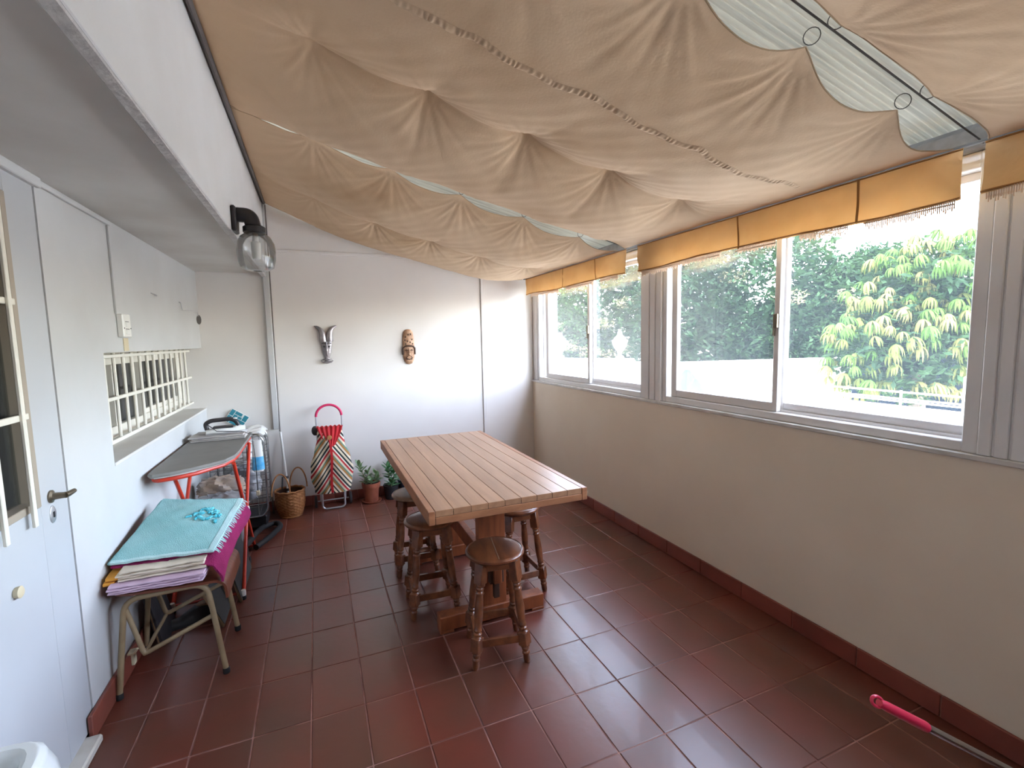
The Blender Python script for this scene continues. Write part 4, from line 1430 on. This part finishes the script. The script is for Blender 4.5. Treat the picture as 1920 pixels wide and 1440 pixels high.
p1_ = empty('potted_succulent', (-1.705, 1.61, 0), label='leafy succulent in a terracotta pot against the back wall', cat='potted plant')
MB().lathe([(.052, 0), (.058, .004), (.068, .130), (.078, .132), (.082, .175), (.079, .180), (.072, .178), (.068, .14)], 32, cap=True).ob('pot', 'terracotta', p1_)
MB().lathe([(.001, .160), (.074, .160), (.074, .166), (.001, .172)], 24).ob('soil', 'soil', p1_)
MB().lathe([(.06, 0), (.082, .002), (.088, .014), (.084, .014), (.07, .006)], 28).ob('saucer', 'terracotta', p1_)
plant(p1_, [(-.03, -.01, .165, -.100, -.01, .35, 16), (-.01, .0, .165, -.03, -.02, .275, 9), (.03, 0, .165, .045, -.02, .26, 8), (.0, -.03, .165, -.01, -.05, .205, 7), (.03, .02, .165, .06, .0, .215, 7), (-.045, -.02, .165, -.06, -.04, .21, 6)], 'leaf', 3, .075, .016)
p2_ = empty('potted_plant', (-1.528, 1.615, 0), label='dark green plant in a black nursery pot, between terracotta pot and table', cat='potted plant')
MB().lathe([(.050, 0), (.054, .003), (.066, .115), (.071, .117), (.071, .130), (.064, .130), (.060, .11)], 28).ob('pot', 'blackpot', p2_)
MB().lathe([(.001, .112), (.064, .112), (.064, .118), (.001, .122)], 20).ob('soil', 'soil', p2_)
plant(p2_, [(0, -.01, .115, -.03, -.02, .315, 14), (.02, 0, .115, .03, -.02, .27, 11), (.0, -.03, .115, .0, -.06, .16, 8), (-.02, .01, .115, .055, .0, .33, 10)], 'leaf_dark', 8, .085, .021)
p3_ = empty('planter', (-1.385, 1.63, 0), label='dark blue planter on the floor behind the far left stool', cat='planter')
MB().lathe([(.055, 0), (.060, .004), (.075, .150), (.080, .152), (.080, .165), (.072, .165), (.066, .13)], 28).ob('pot', 'bluepot', p3_)
MB().lathe([(.001, .128), (.070, .128), (.070, .134), (.001, .138)], 20).ob('soil', 'soil', p3_)

# ================================================================== CHAIR with laundry
ch = empty('tubular_chair', (0, 0, 0), label='low chair of beige tubes with brown plywood seat under the towels', cat='chair')
for yq, dy in ((-.445, -.012), (-.125, .008)):
    MB().tube(smooth_path([(-2.935, yq + dy, .02), (-2.892, yq, .415), (-2.60, yq, .425), (-2.552, yq + dy, .02)], .06, 7), .0115, 12).ob('leg_frame', 'beige_metal', ch)
    MB().tube(smooth_path([(-2.893, yq + .002, .385), (-2.842, yq, .165), (-2.582, yq, .275)], .02, 4), .0098, 10).ob('brace', 'beige_metal', ch)
    for x in (-2.936, -2.551):
        MB().lathe([(.0125, 0), (.0145, .003), (.0145, .022), (.0125, .026)], 12, Matrix.Translation((x, yq + dy, 0))).ob('foot_cap', 'rubber', ch)
MB().tube([(-2.842, -.445, .165), (-2.842, -.125, .165)], .008, 8).ob('crossbar', 'beige_metal', ch)
MB().tube([(-2.60, -.445, .420), (-2.60, -.125, .420)], .008, 8).ob('crossbar', 'beige_metal', ch)
def seatf(u, v):
    y = -.465 + .36 * v
    s_ = u
    if s_ < .78:
        x = -2.91 + .345 * s_ / .78
        z = .442 + .005 * math.cos(s_ * 4) + (.0 if s_ > .1 else .01 * (.1 - s_) * 10)
    else:
        a = (s_ - .78) / .22
        x = -2.565 + .040 * math.sin(min(1, a * 1.6) * PI / 2) + .006 * a
        z = .4370 - .088 * a ** 1.5
    return (x, y, z)
MB().grid(lambda u, v: seatf(u, v), 40, 4, .010).ob('seat', 'seat_ply', ch)
br_ = MB().bevbox(-2.905, -2.893, -.40, -.37, .10, .155, .002)
br_.bevbox(-2.915, -2.893, -.405, -.365, .150, .158, .001)
br_.tube([(-2.88, -.395, .17), (-2.90, -.39, .14)], .005, 6)
br_.ob('bracket', 'cream_plastic', ch)

q = folded(MB(), [(-2.925, -.485), (-2.605, -.50), (-2.58, -.13), (-2.92, -.13)], (.458, .458, .458, .458), .040, 4, 21, .003, .5)
tag(q.ob('folded_sheet', 'lilac_cloth'), 'pale lilac folded sheet at the bottom of the pile on the chair', 'sheet', 'laundry piled on the chair')
q = folded(MB(), [(-2.90, -.47), (-2.60, -.465), (-2.58, -.11), (-2.91, -.11)], (.502, .502, .502, .502), .042, 4, 33, .003, .5)
tag(q.ob('folded_sheet', 'cream_cloth'), 'cream folded sheet in the middle of the pile on the chair', 'sheet', 'laundry piled on the chair')
q = folded(MB(), [(-2.948, -.455), (-2.905, -.465), (-2.93, -.13), (-2.945, -.13)], (.488, .49, .49, .488), .035, 2, 41, .002, .5)
tag(q.ob('folded_cloth', 'orange_cloth'), 'small orange cloth poking out at the left end of the pile', 'cloth', 'laundry piled on the chair')


def towel(u, v, dz, ex=0, wav=1):
    """u across (left to right), v front to back"""
    FL, FR, BR, BL = Vector((-2.940, -.400, .560)), Vector((-2.565, -.440, .560)), Vector((-2.515, .085, .615)), Vector((-2.885, .150, .648))
    p = (FL * (1 - u) + FR * u) * (1 - v) + (BL * (1 - u) + BR * u) * v
    p.z += dz + .018 * math.sin(PI * min(1, max(0, v))) * math.sin(PI * min(1, max(0, u))) + wav * .004 * noise2(u * 5, v * 6, 4)
    return p


# magenta towel: thick body under the aqua one, its right side hangs over
def mag(u, v):
    p = towel(min(u, 1), v, -.012)
    dr = max(0, min(u, 1.1) - .45) * max(0, 1 - v * 6) ** 1.5
    p.z -= .075 * dr
    p.y -= .045 * dr
    if u > 1:
        k = (u - 1)
        p.x += .022 * math.sin(k * 7) + .05 * k
        p.z -= .24 * k + .02 * math.sin(v * 9) * k
        p.y += .015 * math.sin(v * 14) * k
    return p
mgb = MB().grid(lambda u, v: mag(u * 1.30, v), 44, 36, .010)
for s_ in range(3):
    folded(mgb, [(-2.91, -.385 + .01 * s_), (-2.57, -.43 + .01 * s_), (-2.535, .03), (-2.885, .10)], (.545 - .0 + .000 * s_, .545, .545 + .014 * s_, .545 + .018 * s_), .010, 1, 50 + s_, .001, .6)
mgo = tag(mgb.ob('magenta_towel', 'magenta'), 'magenta terry towel hanging out under the aqua towel on the pile', 'towel', 'laundry piled on the chair')
aq = empty('aqua_towel', (0, 0, 0), label='aqua towel with a turquoise embroidered motif, topmost on the laundry pile', cat='towel', group='laundry piled on the chair')
MB().grid(lambda u, v: towel(u, v, .008), 40, 44, .007).ob('terry', 'aqua', aq)
MB().grid(lambda u, v: towel(-.028 + .05 * u, v, .0075) - Vector((0, 0, .006 * (1 - u))), 3, 40, .008).ob('fold', 'aqua', aq)
MB().grid(lambda u, v: towel(u, -.012 + .03 * v, .0085), 40, 3, .010).ob('hem', 'aqua_hem', aq)
MB().grid(lambda u, v: towel(.945 + .065 * u, v, .0095), 4, 44, .010).ob('hem', 'aqua_hem', aq)
fr_ = MB()
for i in range(60):
    v = (i + .5) / 60
    a = towel(1.0, v, .006)
    d = Vector((.020 + .006 * math.sin(i * 2.3), .008 * math.sin(i * 5.1), -.014))
    fr_.tube([a, a + d * .6, a + d + Vector((0, 0, -.006))], [.0022, .0018, .001], 5)
tag(fr_.ob('fringe', 'aqua_hem', aq), kind='stuff')
mo = MB()
rnd = random.Random(9)
for (cu, cv, r_, n_) in ((.60, .62, .05, 7), (.70, .72, .045, 6), (.80, .62, .035, 5), (.72, .52, .04, 6), (.84, .48, .03, 4), (.52, .56, .03, 4), (.66, .70, .05, 7), (.76, .66, .05, 7), (.62, .54, .04, 6), (.80, .55, .04, 6), (.86, .58, .03, 4)):
    for k in range(n_):
        a = rnd.uniform(0, 6.28)
        ps = []
        for i in range(5):
            t = i / 4
            uu = cu + (r_ * 1.4) * t * math.cos(a + t)
            vv = cv + r_ * 1.1 * t * math.sin(a + t)
            ps.append(towel(uu, vv, .0115))
        mo.tube(ps, [.003, .005, .005, .004, .002], 6)
tag(mo.ob('motif', 'aqua_motif', aq), kind='stuff')

# ================================================================== things under the chair and board
fs_ = empty('folding_step', (0, 0, 0), label='folded step with ribbed grey treads lying behind the chair', cat='step')
for (ya, yb2, xa, xb, za, zb) in ((-.06, .16, -2.625, -2.700, .012, .20), (.17, .60, -2.575, -2.640, .012, .30)):
    fm = MB()
    nrib = int((yb2 - ya) / .02)
    MB().grid(lambda u, v: (xa + (xb - xa) * v, ya + (yb2 - ya) * (1 - u), za + (zb - za) * v), 1, 1, .008).ob('tread', 'ribbed', fs_)
    rb = MB()
    for i in range(nrib):
        y = ya + .01 + i * .02
        rb.tube([(xa + .004, y, za + .002), (xb + .004, y, zb)], .0036, 5)
    tag(rb.ob('ribbing', 'grey_metal', fs_), kind='stuff')
    MB().tube([(xa, ya - .006, za), (xb, ya - .006, zb), (xb, yb2 + .006, zb), (xa, yb2 + .006, za)], .009, 6, closed=True).ob('frame', 'step_frame', fs_)


def shoe(name, loc, rz, label):
    t = empty(name, loc, rz, label, 'shoe', 'dark shoes under the chair')
    out = [(-.11, -.030), (-.12, 0), (-.11, .030), (-.03, .028), (.04, .036), (.10, .032), (.125, 0), (.10, -.034), (.04, -.038), (-.03, -.028)]
    prism(out, 0, .014, .002).ob('sole', 'rubber', t)
    def up(u, v):
        x = -.105 + .222 * u
        w = .031 + .006 * math.sin(u * 5 - 1)
        hgt = .075 if u < .35 else .075 - .045 * min(1, (u - .35) / .35)
        w *= math.sin(PI * min(1, .12 + (1 - u) * 3)) if u > .84 else 1
        a = PI * v
        return (x, w * math.cos(a), .012 + hgt * (math.sin(a) ** .7 if u > .35 else min(math.sin(a) * 2.2, 1) ** .8 * (.9)))
    MB().grid(lambda u, v: up(u, v), 26, 14).ob('upper', 'shoe', t)
    MB().lathe([(.016, .070), (.030, .074), (.033, .082), (.026, .088)], 16, Matrix.Translation((-.065, 0, 0)) @ Matrix.Diagonal((1.3, .9, 1, 1))).ob('cuff', 'step_frame', t)
    return t


shoe('leather_shoe', (-2.79, .07, 0), 3.5, 'worn dark shoe on the floor seen under the chair seat')
cb = empty('canvas_bag', (-2.90, -.06, 0), label='dark grey flat bag leaning on the wall under the chair', cat='bag')
MB().grid(lambda u, v: (-.035 + .05 * (1 - u) + .006 * math.sin(v * 5), -.06 + .24 * v, .002 + .26 * u - .05 * v * u), 10, 12, .022).ob('body', 'darkgrey', cb)
MB().tube([(.018, -.06, .01), (-.02, -.06, .262), (-.03, .18, .21)], .004, 6).ob('piping', 'step_frame', cb)

vc = empty('vacuum_cleaner', (-2.66, .62, 0), label='black vacuum cleaner with its curved hose behind the ironing board legs', cat='vacuum cleaner')
MB().lathe([(.055, .02), (.075, .03), (.082, .07), (.078, .13), (.060, .17), (.03, .185)], 26, Matrix.Diagonal((1.0, 1.15, 1, 1))).ob('body', 'black', vc)
for s in (-1, 1):
    MB().lathe([(.02, -.008), (.03, -.006), (.03, .006), (.02, .008)], 16, Matrix.Translation((s * .075, .04, .030)) @ Matrix.Rotation(PI / 2, 4, 'Y')).ob('wheel', 'rubber', vc)
hp = smooth_path([(.05, .05, .13), (.07, .24, .10), (.06, .50, .04), (.10, .66, .03), (.19, .72, .03), (.23, .62, .03), (.17, .42, .03), (.09, .26, .03)], .12, 8)
hr = [.0185 + .0022 * (i % 2) for i in range(len(hp))]
MB().tube(hp, hr, 12).ob('hose', 'rubber', vc)

# ================================================================== FOREGROUND: mop handle, sink
bh = empty('broom', (0, 0, 0), label='long silver handle with a raspberry grip, at the lower right corner', cat='broom')
A = Vector((-.822, -2.078, .505)); B = Vector((-.099, -2.315, .055))
d = (B - A).normalized()
MB().tube([A + d * .019, A + d * .04, A + d * .17, A + d * .178], [.0095, .0125, .0135, .0125], 16).ob('grip', 'pink_grip', bh)
upv = Vector((-.73, -.40, .55)); sd = d.cross(upv).normalized()
c0 = A + d * .012
MB().tube([c0 + d * (.018 * math.cos(a)) + sd * (.0120 * math.sin(a)) for a in [2 * PI * i / 20 for i in range(20)]], .0042, 10, closed=True).ob('hanging_loop', 'pink_grip', bh)
MB().tube([A + d * .17, B], .0105, 16).ob('tube', 'chrome', bh)
qm = Matrix.Translation((-.115, -2.31, 0))
MB().bevbox(-.13, .09, -.03, .03, .035, .065, .006, qm).ob('head', 'pink_grip', bh)
bb2 = MB()
for i in range(16):
    for j in range(4):
        bb2.box(-.125 + i * .0135, -.118 + i * .0135, -.026 + j * .014, -.020 + j * .014, .0, .036, qm)
tag(bb2.ob('bristles', 'white_plastic', bh), kind='stuff')

sk = empty('laundry_sink', (XL + .03, -1.47, .60), label='white glazed sink rim at the lower left corner', cat='sink')
def sinkf(u, v):
    # profile from outer bottom, over the rim, into the bowl; v runs round the rounded rectangle
    prof_ = [(-.045, -.30), (-.012, -.05), (0, -.010), (.010, 0), (.026, .001), (.036, -.008), (.050, -.06), (.080, -.14), (.12, -.16)]
    k = u * 8
    i = min(7, int(k)); f = k - i
    ins = prof_[i][0] * (1 - f) + prof_[i + 1][0] * f
    z = prof_[i][1] * (1 - f) + prof_[i + 1][1] * f
    a = 2 * PI * v
    hx, hy = .124 - ins, .25 - ins
    ca, sa = math.cos(a), math.sin(a)
    q_ = (abs(ca) ** 5 + abs(sa) ** 5) ** (-1 / 5)
    return (.126 + hx * ca * q_, -.25 + hy * sa * q_, z)
MB().grid(lambda u, v: sinkf(u, v), 40, 64).ob('bowl', 'basin', sk)
MB().bevbox(.04, .21, -.36, -.14, -.60, -.15, .01).ob('pedestal', 'basin', sk)
MB().box(.085, .165, -.40, -.10, -.165, -.158).ob('bowl_bottom', 'basin', sk)
